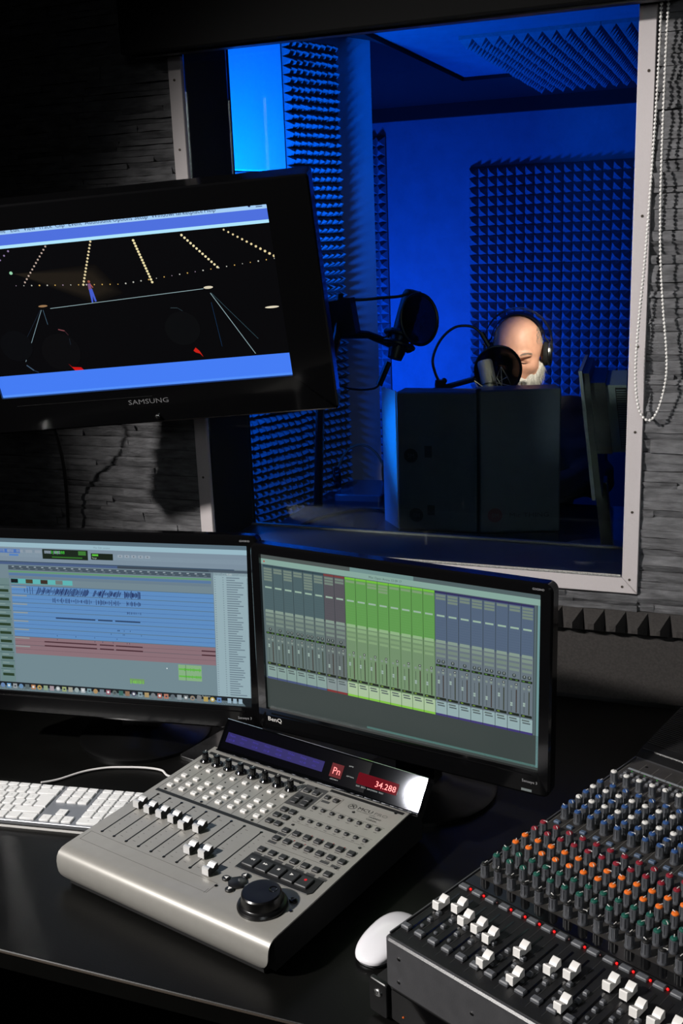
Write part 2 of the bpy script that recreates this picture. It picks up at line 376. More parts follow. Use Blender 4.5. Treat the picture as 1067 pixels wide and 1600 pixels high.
A = Vector((-1.271, 3.665, 0)); dv = Vector((-math.sin(0.40), -math.cos(0.40), 0))
wl = thing('wall_left', 'x', 'x', A); del wl['label']; del wl['category']
wl['kind'] = 'structure'
wl.rotation_euler = (0, 0, math.atan2(-dv.y, -dv.x))       # local x runs from the hidden near end (negative) to the free edge (0), -y faces the room
part('wall_panel', MB().box((-0.6, 0.04, 0.40), (1.2, 0.08, 2.29)), mat('panel_paint', (176, 178, 184), 0.8, noise=0.08, nscale=10), wl)
def on_left(px, py):
    r = ray(px, py); nrm = Vector((math.cos(0.40), -math.sin(0.40), 0)); c = Vector((0, 0, CH))
    p = c + r*((A-c).dot(nrm)/r.dot(nrm)); return (p-A).dot(-dv), p.z
xf0 = on_left(440, 170)[0]; xf1 = on_left(521, 120)[0]; zf = on_left(410, 268)[1]
p_ = (xf1-xf0)/6.0; p_ = 0.0285; nx_ = max(2, round((xf1-xf0)/p_)); px_ = (xf1-xf0)/nx_
zz = 1.50
for k in range(8):
    foam_tile('foam_tile', nx_, 8, px_, 0.028, wl, TR(xf0, 0, zz-8*px_), m_foam); zz -= 8*px_+0.002
zz2 = zf-0.12
for k in range(6):
    for c in range(2):
        foam_tile('foam_tile', 8, 8, px_, 0.028, wl, TR(xf0-0.002-(c+1)*(8*px_+0.002), 0, zz2-8*px_), m_foam)
    zz2 -= 8*px_+0.002
part('fabric_panel', MB().prism(rrect(xf0-0.62, zf, xf0-0.004, 1.54, 0.01), 0, 0.015, ch=0.004), m_fabric, wl, RX(math.pi/2))
part('fabric_panel', MB().prism(rrect(xf0-0.62, zf-0.1, xf0-0.004, zf-0.004, 0.006), 0, 0.015, ch=0.004), m_fabric, wl, RX(math.pi/2))

ceil_ = struct(part('ceiling', MB().box((-0.9, (YI+YB)/2, ZC+0.05), (3.4, YB-YI+0.1, 0.1)), m_wall))
part('foam_border', MB().box((-1.25-0.7, (YI+YB)/2, ZC-0.008), (1.4, YB-YI, 0.016)).box((0.0, (4.83+YB)/2, ZC-0.008), (2.5, YB-4.83, 0.016)), m_bfoam, ceil_)
for i in range(2):
    for j in range(3):
        foam_tile('foam_tile', 10, 10, 0.0483, 0.03, ceil_, TR(-1.01+i*0.485, 4.82-j*0.485, ZC) @ RX(math.pi/2) @ TR(0, 0, -0.483), m_foam)

# foam strip under the window and the plain dark sheet behind the desk
fs = thing('acoustic_foam_strip', 'dark grey acoustic foam strip of pyramids under the white window frame', 'foam', (-1.25, 1.972, 0.130))
mb = MB(); p = 0.0405
for i in range(36):
    x = i*p; t = 0.0058; b = [(x, 0, 0), (x+p, 0, 0), (x+p, 0, 0.0455), (x, 0, 0.0455)]
    mb.add(b + [(x+p/2+a*t, -0.042+random.uniform(-0.001, 0.001), 0.0228+c*t) for a, c in ((-1, -1), (1, -1), (1, 1), (-1, 1))], [(0, 1, 5, 4), (1, 2, 6, 5), (2, 3, 7, 6), (3, 0, 4, 7), (4, 5, 6, 7)])
mb.box((36*p/2, 0.004, 0.0228), (36*p, 0.008, 0.0455))
part('pyramid_row', mb, m_dfoam, fs, smooth=0)
tag(part('dark_sheet', MB().box((-0.6, 1.966, 0.065), (1.45, 0.026, 0.128)), m_dfoam), 'plain dark brown sheet along the desk below the foam pyramids', 'panel')

# roller blind box over the window and its bead chain
rb = thing('roller_blind', 'black roller blind box above the window', 'blind', (-0.65, 1.93, 1.243))
part('blind_box', MB().prism(rrect(-0.51, -0.045, 0.51, 0.025, 0.006), 0, 0.17, ch=0.004, chb=0.002), mat('blind_black', (5, 5, 5), 0.9, spec=0.2), rb)
part('bottom_rail', MB().prism(rrect(-0.5, -0.02, 0.5, 0.0, 0.004), -0.004, 0.0), m_black, rb)
ch_pts = [(1034, -8), (1028, 120), (1018, 270), (1008, 400), (998, 500), (993.5, 560), (993, 600), (997, 635), (1004, 651), (1014, 657), (1024, 648), (1034, 622), (1041, 585), (1041, 545), (1036, 480), (1032, 400), (1032, 320), (1034, 240), (1039, 110), (1045, -8)]
cp = smooth_path([aty(x, y, 1.946) for x, y in ch_pts], 24)
mb = MB(); acc = 0.0; step = 0.0066; last = cp[0]; beads = []
for a, b in zip(cp, cp[1:]):
    L = (b-a).length
    while acc <= L and L > 0: beads.append(a.lerp(b, acc/L)); acc += step
    acc -= L
for b in beads: mb.ball(b, 0.00275, 8, 5)
mb.tube(cp, 0.0008, 4)
tag(part('bead_chain', mb, m_whitepl, smooth=60), 'white beaded pull chain looped over the right window trim', 'chain')

# ------------------------------------------------------------------ the desk
desk = thing('desk', 'long black control desk below the window', 'desk', (-0.8, 1.44, -0.75))
part('desk_top', MB().prism(rrect(-1.5, -0.492, 1.5, 0.497, 0.004), 0.722, 0.75, ch=0.0015), m_desk, desk)
part('edge_highlight', MB().tube([(-1.5, -0.4925, 0.7480), (1.5, -0.4925, 0.7480)], 0.0014, 8), mat('edge_highlight_brown', (60, 54, 48), 0.25), desk)  # lighter strip stands in for the highlight along the desk's front edge
for x in (-1.45, -0.2, 1.45): part('leg_panel', MB().box((x, 0, 0.361), (0.03, 0.9, 0.722)), m_matte, desk)

# ------------------------------------------------------------------ television on the wall
tv = thing('television', 'black wall television tilted down, showing a tightrope walker in a circus', 'television', (-1.032, 1.632, 0.785))
tv.rotation_euler = (0, 0, 0)
Xv = Vector((math.cos(.28), math.sin(.28), 0)); Yv = Vector((-math.sin(.28)*math.sin(-.297), math.cos(.28)*math.sin(-.297), math.cos(-.297)))
Xv, Yv = Xv*math.cos(.058)+Yv*math.sin(.058), -Xv*math.sin(.058)+Yv*math.cos(.058)
Nv = Xv.cross(-Yv)                                          # local +y, away from the viewer
Nv = Yv.cross(Xv)
mt = Matrix((Xv, Nv, Yv)).transposed().to_4x4(); mt.translation = tv.location; tv.matrix_world = mt
def frame_mb(x0, z0, x1, z1, hw, hh, depth, r, lip=0.006, back=True):
    """rounded bezel with a recessed opening, front face at y=-lip"""
    mb = MB(); o = rrect(x0, z0, x1, z1, r, 5); n = len(o)
    i_ = rrect(-hw, -hh, hw, hh, 0.0012, 5)
    c = 0.003
    sc_ = [(x*(1-c/abs(x1)), z*(1-c/abs(z1))) for x, z in o]
    vs = [(x, depth, z) for x, z in o] + [(x, -lip+0.003, z) for x, z in o] + [(x, -lip, z) for x, z in sc_] + [(x, -lip, z) for x, z in i_] + [(x, 0.0, z) for x, z in i_]
    fs = []
    for k in range(4): fs += [(k*n+i, k*n+(i+1) % n, (k+1)*n+(i+1) % n, (k+1)*n+i) for i in range(n)]
    fs.append(tuple(reversed(range(n)))); fs.append(tuple(range(4*n, 5*n)))
    # orientation: y is depth so flip
    return mb.add(vs, [tuple(reversed(f)) for f in fs])
part('bezel', frame_mb(-0.35, -0.227, 0.35, 0.197, 0.275, 0.1547, 0.045, 0.006), m_gloss, tv)
part('back_shell', MB().box((0, 0.052, -0.015), (0.60, 0.03, 0.33)).box((0, 0.066, -0.03), (0.36, 0.02, 0.24)), m_matte, tv)
lo = MB(); add_text(lo, 'SAMSUNG', 0.0, -0.1865, 0.0135, 0, T3((0, -0.0062, 0)) @ RX(math.pi/2), 'c', sx=1.25); part('maker_logo', lo, mat('logo_grey', (110, 110, 112), 0.5), tv, smooth=0)
pl = MB(); pl.lathe([(0.0045, 0), (0.0045, 0.004), (0.003, 0.005)], 14); part('power_button', pl, m_silver, tv, T3((0.012, -0.006, -0.214)) @ RX(math.pi/2))
part('lip_line', MB().box((-0.12, -0.0063, -0.172), (0.26, 0.0012, 0.0008)), m_silver, tv)
cv = Canvas(0.55, 0.3094)
cv.rect(0, 0, 1, 1, (3, 3, 4)); cv.up()
cv.rect(0, 0.0, 1, 0.026, (165, 205, 245)); cv.rect(0, 0.026, 1, 0.086, (78, 112, 222)); cv.up()
cv.rect(0, 0.086, 1, 0.104, (175, 228, 252)); cv.rect(0, 0.862, 1, 1, (68, 124, 244)); cv.rect(0, 0.985, 1, 1, (88, 148, 250)); cv.up()
for t, u in zip(('File', 'Edit', 'View', 'Track', 'Clip', 'Event', 'AudioSuite', 'Options', 'Setup', 'Window', 'Marketplace', 'Help'), (0.146, 0.188, 0.231, 0.279, 0.333, 0.376, 0.429, 0.517, 0.586, 0.640, 0.707, 0.805)):
    cv.text(t, u, 0.0165, 0.0105, (22, 34, 80))
cv.disc(0.945, 0.004, 0.0025, (22, 34, 80), 8); cv.rect(0.965, 0.002, 0.985, 0.006, (22, 34, 80)); cv.rect(0.965, 0.011, 0.985, 0.015, (22, 34, 80))
for k in range(8):         # haze in the follow-spot beam, part of the broadcast picture
    a = k/7; cv.up(); g = 8+int(3.2*k)
    cv.poly([(0.16, 0.25), (0.43-0.02*a, 0.24+0.05*a), (0.50-0.05*a, 0.42-0.03*a), (0.40, 0.47-0.05*a)], (g, int(g*.85), int(g*.6)))
cv.up()
def bulbs(u0, v0, u1, v1, n, r0, r1, col):
    for k in range(n):
        t = k/(n-1); cv.disc(u0+(u1-u0)*t, v0+(v1-v0)*t, r0+(r1-r0)*t, col)
Wm = (222, 205, 160)
bulbs(0.286, 0.114, 0.189, 0.305, 12, .0017, .0017, (190, 168, 155)); bulbs(0.4326, 0.111, 0.376, 0.350, 14, .0019, .0021, Wm)
bulbs(0.568, 0.128, 0.599, 0.372, 16, .0023, .0022, (236, 222, 170)); bulbs(0.722, 0.125, 0.815, 0.321, 13, .0022, .0021, (236, 222, 175)); bulbs(0.8555, 0.118, 0.9976, 0.288, 12, .0016, .0024, (230, 210, 160))
bulbs(0.163, 0.12, 0.129, 0.166, 3, .0018, .0016, (140, 120, 160))
for k in range(34):
    u = 0.157+0.84*k/33; v = 0.320+0.047*min(1, (u-0.157)/0.34) if u < 0.5 else 0.367-0.065*(u-0.5)/0.5
    cv.disc(u, v, 0.0008+0.0007*random.random(), random.choice(((210, 170, 90), (150, 130, 150), (190, 190, 180))))
cv.disc(0.152, 0.245, 0.0030, (150, 210, 170)); cv.up()
cv.line(0.2475, 0.471, 0.758, 0.437, 0.0009, (150, 175, 180)); cv.disc(0.2257, 0.453, 0.0085, (150, 115, 80), 12, 0.25); cv.disc(0.774, 0.432, 0.0085, (215, 205, 180), 12, 0.3)
cv.line(0.217, 0.475, 0.1155, 0.782, 0.0009, (125, 150, 160)); cv.line(0.2225, 0.475, 0.225, 0.565, 0.0006, (80, 110, 130)); cv.line(0.213, 0.475, 0.105, 0.72, 0.0004, (36, 50, 70))
cv.line(0.777, 0.465, 0.888, 0.85, 0.0011, (140, 165, 170)); cv.line(0.780, 0.465, 0.905, 0.76, 0.0005, (60, 90, 100)); cv.line(0.7745, 0.52, 0.783, 0.79, 0.0004, (30, 70, 110))
cv.disc(0.966, 0.579, 0.0125, (225, 215, 190), 14, 0.16); cv.up()
# the walker on the wire, a plain tiny figure, and the heads of the audience
cv.disc(0.396, 0.335, 0.0024, (150, 80, 66)); cv.poly([(0.389, 0.383), (0.400, 0.381), (0.400, 0.345), (0.390, 0.347)], (120, 80, 120)); cv.poly([(0.389, 0.46), (0.394, 0.458), (0.397, 0.42), (0.400, 0.455), (0.406, 0.453), (0.401, 0.378), (0.390, 0.380)], (66, 90, 200)); cv.line(0.399, 0.352, 0.405, 0.372, 0.0014, (180, 90, 70))
cv.disc(0.245, 0.74, 0.036, (6, 6, 7), 20); cv.disc(0.665, 0.66, 0.032, (6, 7, 8), 20); cv.disc(0.10, 0.68, 0.03, (5, 6, 8), 16); cv.up()
cv.line(0.255, 0.60, 0.275, 0.612, 0.002, (120, 66, 70)); cv.line(0.275, 0.612, 0.284, 0.64, 0.0012, (60, 34, 40)); cv.line(0.284, 0.66, 0.283, 0.70, 0.001, (24, 34, 44)); cv.line(0.115, 0.803, 0.135, 0.84, 0.0022, (60, 80, 100)); cv.line(0.135, 0.84, 0.15, 0.855, 0.0014, (36, 50, 70))
cv.line(0.64, 0.531, 0.662, 0.535, 0.001, (50, 65, 70)); cv.line(0.662, 0.535, 0.677, 0.556, 0.001, (36, 50, 56))
cv.poly([(0.275, 0.862), (0.305, 0.862), (0.298, 0.845), (0.268, 0.838), (0.258, 0.815)], (200, 20, 15)); cv.poly([(0.686, 0.80), (0.692, 0.812), (0.706, 0.822), (0.715, 0.845), (0.706, 0.805), (0.695, 0.782)], (195, 30, 20))
part('screen', cv.mb, screen_mat('tv_screen', 1.0), tv, smooth=0)
am = MB(); am.box((0.0, 0.10, -0.02), (0.10, 0.06, 0.10)); part('wall_arm', am, m_matte, tv)
tag(part('television_cable', MB().tube(smooth_path([(-1.36, 1.78, 0.62), (-1.37, 1.85, 0.5), (-1.42, 1.93, 0.36), (-1.44, 1.93, 0.1), (-1.43, 1.9, 0.01)], 6), 0.004, 6), m_black), 'black cable hanging from the wall television down the stone wall', 'cable')

# ------------------------------------------------------------------ the two computer monitors
def monitor(label, c, yaw, tilt, s, draw, logo):
    root = thing('computer_monitor', label, 'monitor', (0, 0, 0), 0, 'desktop monitors')
    X = Vector((math.cos(yaw), math.sin(yaw), 0)); Z = Vector((-math.sin(yaw)*math.sin(tilt), math.cos(yaw)*math.sin(tilt), math.cos(tilt))); Y = Z.cross(X)
    base = Vector(c) + Vector((-math.sin(yaw)*0.10, math.cos(yaw)*0.10, 0)); base.z = 0; root.location = base
    m = Matrix((X, Y, Z)).transposed().to_4x4(); m.translation = Vector(c)-base; m = m @ Matrix.Scale(s, 4)
    hw, hh = 0.2385, 0.134
    part('bezel', frame_mb(-0.2565, -0.172, 0.2565, 0.1508, hw, hh, 0.016, 0.012), m_gloss, root, m)
    b = MB(); b.prism(rrect(-0.22, -0.14, 0.22, 0.125, 0.03), 0, 0.016, ch=0.008); b.prism(rrect(-0.12, -0.10, 0.12, 0.08, 0.03), 0.016, 0.036, ch=0.01); part('back_shell', b, m_matte, root, m @ TR(0, 0.016, 0) @ RX(-math.pi/2))
    l = MB(); l.tube([(-0.228, -0.0062, -0.141), (0.228, -0.0062, -0.141)], 0.0012, 6); part('lip_line', l, m_gloss, root, m)
    lo = MB(); add_text(lo, 'BenQ', -0.236, -0.1545, 0.0105, 0, T3((0, -0.0063, 0)) @ RX(math.pi/2), sx=1.15)
    if logo: part('maker_logo', lo, m_whitepl, root, m, smooth=0)
    lo = MB(); add_text(lo, 'Senseye 3', 0.238, -0.1535, 0.006, 0, T3((0, -0.0063, 0)) @ RX(math.pi/2), 'r'); add_text(lo, 'G2420HD', 0.244, 0.1405, 0.0042, 0, T3((0, -0.0063, 0)) @ RX(math.pi/2), 'r')
    o_ = part('small_print', lo, mat('logo_grey2', (150, 150, 152), 0.5), root, m, smooth=0); o_['kind'] = 'stuff'
    bt = MB(); bt.box((0.222, -0.0063, -0.1655), (0.016, 0.001, 0.0035)); part('power_button', bt, m_grey, root, m)
    cv = Canvas(0.477, 0.268); draw(cv); part('screen', cv.mb, screen_mat('monitor_screen', 1.0), root, m, smooth=0)
    zc = c[2]
    part('neck', MB().box((0, -0.02, zc/2+0.02), (0.07, 0.03, zc+0.02)), m_gloss, root, RZ(yaw))
    part('base', MB().lathe([(0.122, 0), (0.122, 0.006), (0.116, 0.010), (0.055, 0.018), (0.048, 0.024), (0.008, 0.032)], 48), mat('base_gloss', (6, 6, 6), 0.3), root, TR(0, -0.01, 0.0))
    return root
G = lambda v: (v, v+6, v+6)
def draw_edit(cv):           # arrangement window; left part of the picture is outside the frame
    cv.rect(0, 0, 1, 1, (112, 132, 142)); cv.up()
    cv.f = lambda u: 0.0 if u <= 0.0 else 1.0 if u >= 1 else max(0.0, 0.113+(u-0.335)*1.4476) if u < 0.86 else 0.873+(u-0.86)*0.96
    cv.rect(0, 0, 1, 0.03, (88, 108, 120)); cv.rect(0, 0.03, 0.99, 0.06, (150, 182, 195)); cv.rect(0, 0.06, 0.99, 0.15, (122, 140, 155)); cv.rect(0, 0.09, 0.99, 0.12, (130, 149, 163)); cv.up()
    cv.rect(0.30, 0.072, 0.365, 0.098, (70, 110, 180)); cv.rect(0.335, 0.104, 0.36, 0.116, (80, 125, 190))
    for k in range(18):
        if 6 <= k <= 7: continue
        cv.rect(0.03+0.025*k, 0.075, 0.048+0.025*k, 0.094, (138, 152, 165))
    cv.rect(0.425, 0.066, 0.545, 0.128, (24, 36, 24)); cv.rect(0.553, 0.082, 0.61, 0.122, (22, 32, 22)); cv.up()
    cv.text('3| 4| 288', 0.447, 0.093, 0.0072, (70, 200, 60)); cv.rect(0.556, 0.087, 0.572, 0.099, (90, 190, 60)); cv.rect(0.52, 0.072, 0.54, 0.098, (60, 120, 50)); cv.rect(0.45, 0.111, 0.53, 0.119, (50, 110, 40)); cv.text('Range', 0.556, 0.115, 0.0034, (170, 190, 170))
    for k in range(5): cv.rect(0.622+0.0175*k, 0.085, 0.635+0.0175*k, 0.103, (146, 160, 172)); cv.disc(0.6285+0.0175*k, 0.094, 0.0012, (60, 60, 66), 6)
    cv.text('Mix: Edit session', 0.56, 0.052, 0.0045, (120, 140, 150)); cv.up()
    cv.rect(0, 0.15, 0.94, 0.156, (60, 80, 100)); cv.rect(0, 0.156, 0.62, 0.172, (72, 92, 130)); cv.rect(0.62, 0.156, 0.85, 0.172, (60, 72, 84)); cv.rect(0.85, 0.156, 0.99, 0.172, (72, 86, 98))
    cv.rect(0.33, 0.178, 0.855, 0.205, (70, 84, 96)); cv.rect(0.33, 0.212, 0.855, 0.222, (96, 148, 112)); cv.rect(0.33, 0.226, 0.855, 0.243, (86, 118, 156)); cv.rect(0.33, 0.245, 0.855, 0.262, (104, 124, 138)); cv.up()
    for k in range(26): cv.rect(0.34+0.0198*k, 0.182, 0.346+0.0198*k, 0.188, (150, 164, 172)); cv.rect(0.343+0.0198*k, 0.195, 0.350+0.0198*k, 0.199, (108, 124, 132))
    cv.rect(0.335, 0.262, 0.50, 0.293, (92, 176, 176)); cv.up()
    for k, c_ in enumerate(((20, 28, 30), (72, 62, 44), (58, 46, 38), (110, 118, 116))): cv.rect(0.335+0.04*k, 0.264, 0.354+0.04*k, 0.29, c_)
    # tracks
    v0 = 0.306; tr = 0.0553
    for i in range(6): cv.rect(0.335, v0+tr*i, 0.86, v0+tr*(i+1), (92, 138, 190))
    cv.rect(0.335, v0+tr*6, 0.86, 0.752, (136, 110, 117)); cv.rect(0.335, 0.752, 0.86, 0.945, (112, 134, 142)); cv.rect(0.29, 0.262, 0.33, 0.945, (104, 130, 130)); cv.rect(0.0, 0.2, 0.288, 0.945, (100, 122, 124)); cv.up()
    for i in range(11):
        v = v0+tr*i; 
        if i < 8: cv.rect(0.335, v-0.002, 0.86, v+0.002, (86, 112, 132) if i < 7 else (104, 92, 100)); cv.rect(0.335, v+0.006, 0.375, v+0.014, (140, 150, 150))
        cv.rect(0.295, v+0.028, 0.326, v+0.046, (40, 60, 40)); cv.rect(0.29, v-0.001, 0.33, v+0.002, (70, 94, 100)); cv.rect(0.297, v+0.012, 0.315, v+0.016, (140, 160, 158))
    cv.up()
    for i in range(8): cv.rect(0.335, v0+tr*i+tr/2, 0.86, v0+tr*i+tr/2+0.0016, (58, 84, 134) if i < 6 else (98, 78, 86))
    def wave(v, u0, u1, amp, dens, col, slant=0.0):
        u = u0
        while u < u1:
            a = amp*random.uniform(0.25, 1.0); cv.line(u+slant*a, v-a*1.15, u-slant*a, v+a*1.15, 0.0010, col); u += dens*random.uniform(0.5, 1.6)
    nv = (36, 52, 98)
    wave(v0+0.030, 0.37, 0.395, 0.022, 0.006, nv); wave(v0+0.030, 0.405, 0.54, 0.024, 0.0022, nv, 0.2); wave(v0+0.030, 0.555, 0.625, 0.022, 0.0022, nv, 0.2); wave(v0+0.030, 0.635, 0.675, 0.024, 0.0016, nv)
    wave(v0+0.086, 0.445, 0.55, 0.016, 0.0034, nv); wave(v0+0.086, 0.56, 0.625, 0.016, 0.0034, nv); wave(v0+0.086, 0.64, 0.675, 0.016, 0.003, nv)
    wave(v0+0.145, 0.64, 0.675, 0.007, 0.003, nv)
    for a, b in ((0.45, 0.555), (0.562, 0.60), (0.607, 0.672)): cv.rect(a, v0+0.196, b, v0+0.204, (40, 60, 90))
    for k in range(22): u = random.choice((0.45, 0.5, 0.55)) if k < 7 else random.uniform(0.57, 0.675); v = v0+random.choice((0.26, 0.285, 0.315, 0.34)); cv.rect(u, v-0.004, u+0.0012, v+0.004, (30, 44, 80))
    for dv_ in (0.027, 0.053):
        for a, b in ((0.415, 0.555), (0.563, 0.60), (0.605, 0.675), (0.825, 0.86)): cv.rect(a, v0+tr*6+dv_-0.004, b, v0+tr*6+dv_+0.004, (66, 36, 44))
    cv.disc(0.735, 0.79, 0.0011, (230, 240, 240), 6)
    cv.rect(0.764, 0.76, 0.823, 0.86, (132, 172, 128)); cv.rect(0.637, 0.87, 0.675, 0.90, (110, 150, 96)); cv.up()
    for v in (0.79, 0.835): cv.rect(0.765, v-0.006, 0.822, v+0.004, (96, 178, 70)); wave(v, 0.78, 0.822, 0.010, 0.003, (88, 170, 66))
    wave(0.892, 0.64, 0.673, 0.012, 0.004, (120, 200, 80)); cv.rect(0.7825, 0.76, 0.7835, 0.86, (60, 80, 60))
    # clip list
    cv.rect(0.862, 0.172, 0.99, 0.945, (146, 170, 178)); cv.rect(0.862, 0.172, 0.99, 0.19, (88, 100, 110)); cv.rect(0.985, 0.2, 0.99, 0.945, (112, 130, 140)); cv.up()
    cv.text('CLIPS', 0.912, 0.187, 0.0035, (200, 205, 205)); v = 0.20
    while v < 0.93:
        cv.rect(0.866, v, 0.869, v+0.003, (52, 62, 84)); cv.rect(0.896, v, 0.899, v+0.003, (60, 70, 90)); cv.rect(0.910, v-0.001, 0.910+random.uniform(0.03, 0.065), v+0.005, (104, 122, 134)); v += 0.0143
    # dock
    cv.f = lambda u: u
    cv.rect(0, 0.945, 1, 1, (26, 32, 36)); cv.poly([(0.0, 1.0), (0.975, 1.0), (0.962, 0.972), (0.0, 0.972)], (126, 148, 156)); cv.up()
    cl = ((90, 130, 190), (80, 150, 210), (150, 160, 165), (90, 140, 190), (70, 90, 95), (190, 120, 70), (200, 160, 70), (140, 170, 130), (170, 150, 160), (170, 180, 185), (160, 180, 110), (170, 170, 150), (160, 180, 180), (190, 200, 205), (110, 150, 160), (180, 140, 80), (100, 120, 135), (150, 70, 90), (80, 95, 90), (30, 90, 80), (140, 100, 70), (60, 60, 90), (130, 160, 170), (180, 150, 90), (110, 120, 125), (170, 80, 70), (190, 110, 80), (80, 95, 105), (140, 155, 165), (110, 120, 125), (150, 130, 110), (110, 115, 120), (190, 160, 70), (200, 170, 60), (80, 130, 200))
    for k, c_ in enumerate(cl):
        u = 0.043+0.0232*k*1.05
        c_ = tuple(int(v*.72+130*.28) for v in c_)
        if k % 3: cv.rect(u, 0.955, u+0.0165, 0.986, c_)
        else: cv.disc(u+0.008, 0.970, 0.0042, c_, 12)
    cv.up()
    for k in range(len(cl)):
        u = 0.043+0.0232*k*1.05
        if k % 4 == 1: cv.disc(u+0.008, 0.970, 0.0022, (210, 215, 215), 8)
        elif k % 4 == 2: cv.rect(u+0.005, 0.966, u+0.012, 0.976, (60, 70, 80))
    for u in (0.918, 0.938, 0.958): cv.rect(u-0.008, 0.955, u+0.005, 0.985, (150, 175, 190))
    cv.text('MIX_70 13.mov', 0.80, 0.957, 0.0035, (170, 180, 180))
def draw_mix(cv):
    cv.rect(0, 0, 1, 1, (66, 80, 76)); cv.up()
    cv.rect(0, 0, 0.35, 0.032, (78, 86, 84)); cv.rect(0.35, 0, 0.58, 0.032, (110, 140, 138)); cv.rect(0.58, 0, 1, 0.032, (80, 96, 98)); cv.rect(0, 0.032, 1, 0.066, (132, 164, 154)); cv.up()
    cv.disc(0.012, 0.049, 0.0016, (190, 70, 60), 6); cv.text('Mix: Open Arena 13 09 17', 0.42, 0.056, 0.0052, (70, 92, 88))
    cv.rect(0, 0.066, 0.985, 0.80, (84, 100, 104)); cv.rect(0, 0.80, 1, 1, (58, 66, 64)); cv.rect(0.40, 0.972, 1, 0.985, (86, 128, 122)); cv.rect(0.988, 0.066, 1, 0.985, (108, 146, 148)); cv.up()
    n = 24; L = 0.006; wd = 0.0405
    for i in range(n):
        u0 = L+wd*i; u1 = u0+wd-0.0016
        grp = 0 if i < 6 else 1 if i < 8 else 2 if i < 16 else 3
        top = ((76, 96, 100), (84, 82, 88), (94, 150, 78), (82, 98, 120))[grp]; lowc = ((96, 112, 110), (96, 106, 106), (112, 140, 106), (102, 114, 122))[grp]
        strip = ((132, 156, 150), (128, 142, 142), (166, 190, 154), (144, 168, 170))[grp]; bar = ((70, 82, 120), (126, 48, 48), (126, 190, 66), (62, 54, 112))[grp]
        cv.rect(u0, 0.082, u1, 0.36, top); cv.rect(u0, 0.36, u1, 0.715, lowc); cv.rect(u0, 0.715, u1, 0.79, strip); cv.rect(u0, 0.79, u1, 0.803, bar); cv.rect(u0, 0.07, u1, 0.082, ((50, 70, 78), (116, 60, 60), (112, 186, 60), (48, 46, 90))[grp])
        if grp == 2:
            cv.rect(u1, 0.07, u1+0.0016, 0.803, (58, 92, 46))
        else: cv.rect(u1, 0.07, u1+0.0016, 0.803, (46, 56, 60))
    cv.up()
    for i in range(n):
        u0 = L+wd*i; u1 = u0+wd-0.0016; grp = 0 if i < 6 else 1 if i < 8 else 2 if i < 16 else 3; um = (u0+u1)/2
        pale = (138, 158, 146) if grp != 2 else (150, 186, 138)
        nr = (5, 2, 4, 2, 6, 3, 3, 2, 1, 1, 2, 3, 1, 1, 1, 1, 2, 3, 2, 3, 3, 1, 2, 4)[i]
        for k in range(nr): cv.rect(u0+0.003, 0.088+0.017*k, u1-0.003, 0.101+0.017*k, tuple(int(v*.82) for v in pale))
        cv.rect(u0+0.006, 0.205, u1-0.006, 0.215, (150, 176, 158)); 
        for k in range(9): cv.rect(u0+0.003, 0.235+0.0145*k, u1-0.003, 0.2365+0.0145*k, ((68, 88, 96), (78, 78, 84), (102, 156, 88), (74, 90, 112))[grp])
        for k, dvv in enumerate((0.352, 0.378, 0.408)): cv.rect(u0+0.003, dvv, u1-0.003, dvv+0.018, tuple(int(v*(0.95-.06*k)) for v in pale))
        cv.rect(u0+0.004, 0.438, u1-0.004, 0.452, tuple(int(v*.86) for v in pale))
        if grp != 2:
            if i in (0, 1, 7, 17, 18, 22): pots = (um,)
            else: pots = (um-0.008, um+0.008)
            for u in pots: cv.disc(u, 0.478, 0.0030, (60, 70, 70), 10)
            cv.rect(u0+0.002, 0.496, u1-0.002, 0.509, (30, 38, 28)); cv.rect(u0+0.005, 0.5, u0+0.013, 0.505, (96, 160, 60)); cv.rect(u1-0.015, 0.5, u1-0.008, 0.505, (96, 150, 60))
            b0 = 0.52
        else: b0 = 0.52
        cv.rect(um+0.003, b0, um+0.011, b0+0.014, (64, 72, 70)); cv.rect(um-0.012, b0+0.018, um-0.005, b0+0.03, (128, 142, 134)); cv.rect(um+0.003, b0+0.018, um+0.011, b0+0.03, (128, 142, 134))
        cv.rect(um-0.0085, 0.565, um-0.0072, 0.685, (52, 60, 58)); cv.rect(um+0.006, 0.558, um+0.0095, 0.69, (56, 62, 48) if i % 2 else (62, 52, 46)); cv.rect(u0+0.002, 0.693, u1-0.002, 0.708, (30, 38, 30)); cv.rect(u0+0.006, 0.697, u0+0.014, 0.703, (130, 170, 60))
        cv.rect(u0+0.005, 0.722, u1-0.010, 0.730, (88, 100, 98)); cv.rect(u0+0.007, 0.737, u1-0.007, 0.744, (78, 90, 92))
    cv.up()
    fv = (0.585, 0.59, 0.60, 0.59, 0.595, 0.592, 0.64, 0.64, 0.60, 0.605, 0.605, 0.612, 0.62, 0.62, 0.63, 0.625, 0.60, 0.595, 0.615, 0.635, 0.64, 0.605, 0.645, 0.635)
    for i in range(n):
        u0 = L+wd*i; um = u0+(wd-0.0016)/2; v = fv[i]; cv.rect(um-0.0115, v-0.011, um-0.0042, v+0.011, (150, 170, 162))
        grp = 0 if i < 6 else 1 if i < 8 else 2 if i < 16 else 3
        if grp != 2:
            for u in ((um,) if i in (0, 1, 7, 17, 18, 22) else (um-0.008, um+0.008)): cv.line(u, 0.478, u, 0.470, 0.0007, (190, 200, 190)); cv.disc(u, 0.478, 0.0012, (120, 130, 126), 6)
        cv.rect(um+0.0055, 0.524, um+0.0085, 0.53, (200, 205, 200)); cv.rect(um-0.0115, v-0.001, um-0.0042, v+0.001, (60, 70, 70))
monitor('left desktop monitor showing blue audio tracks, behind the white keyboard', (-1.011, 1.469, 0.259), 0.127, 0.086, 1.05, draw_edit, False)
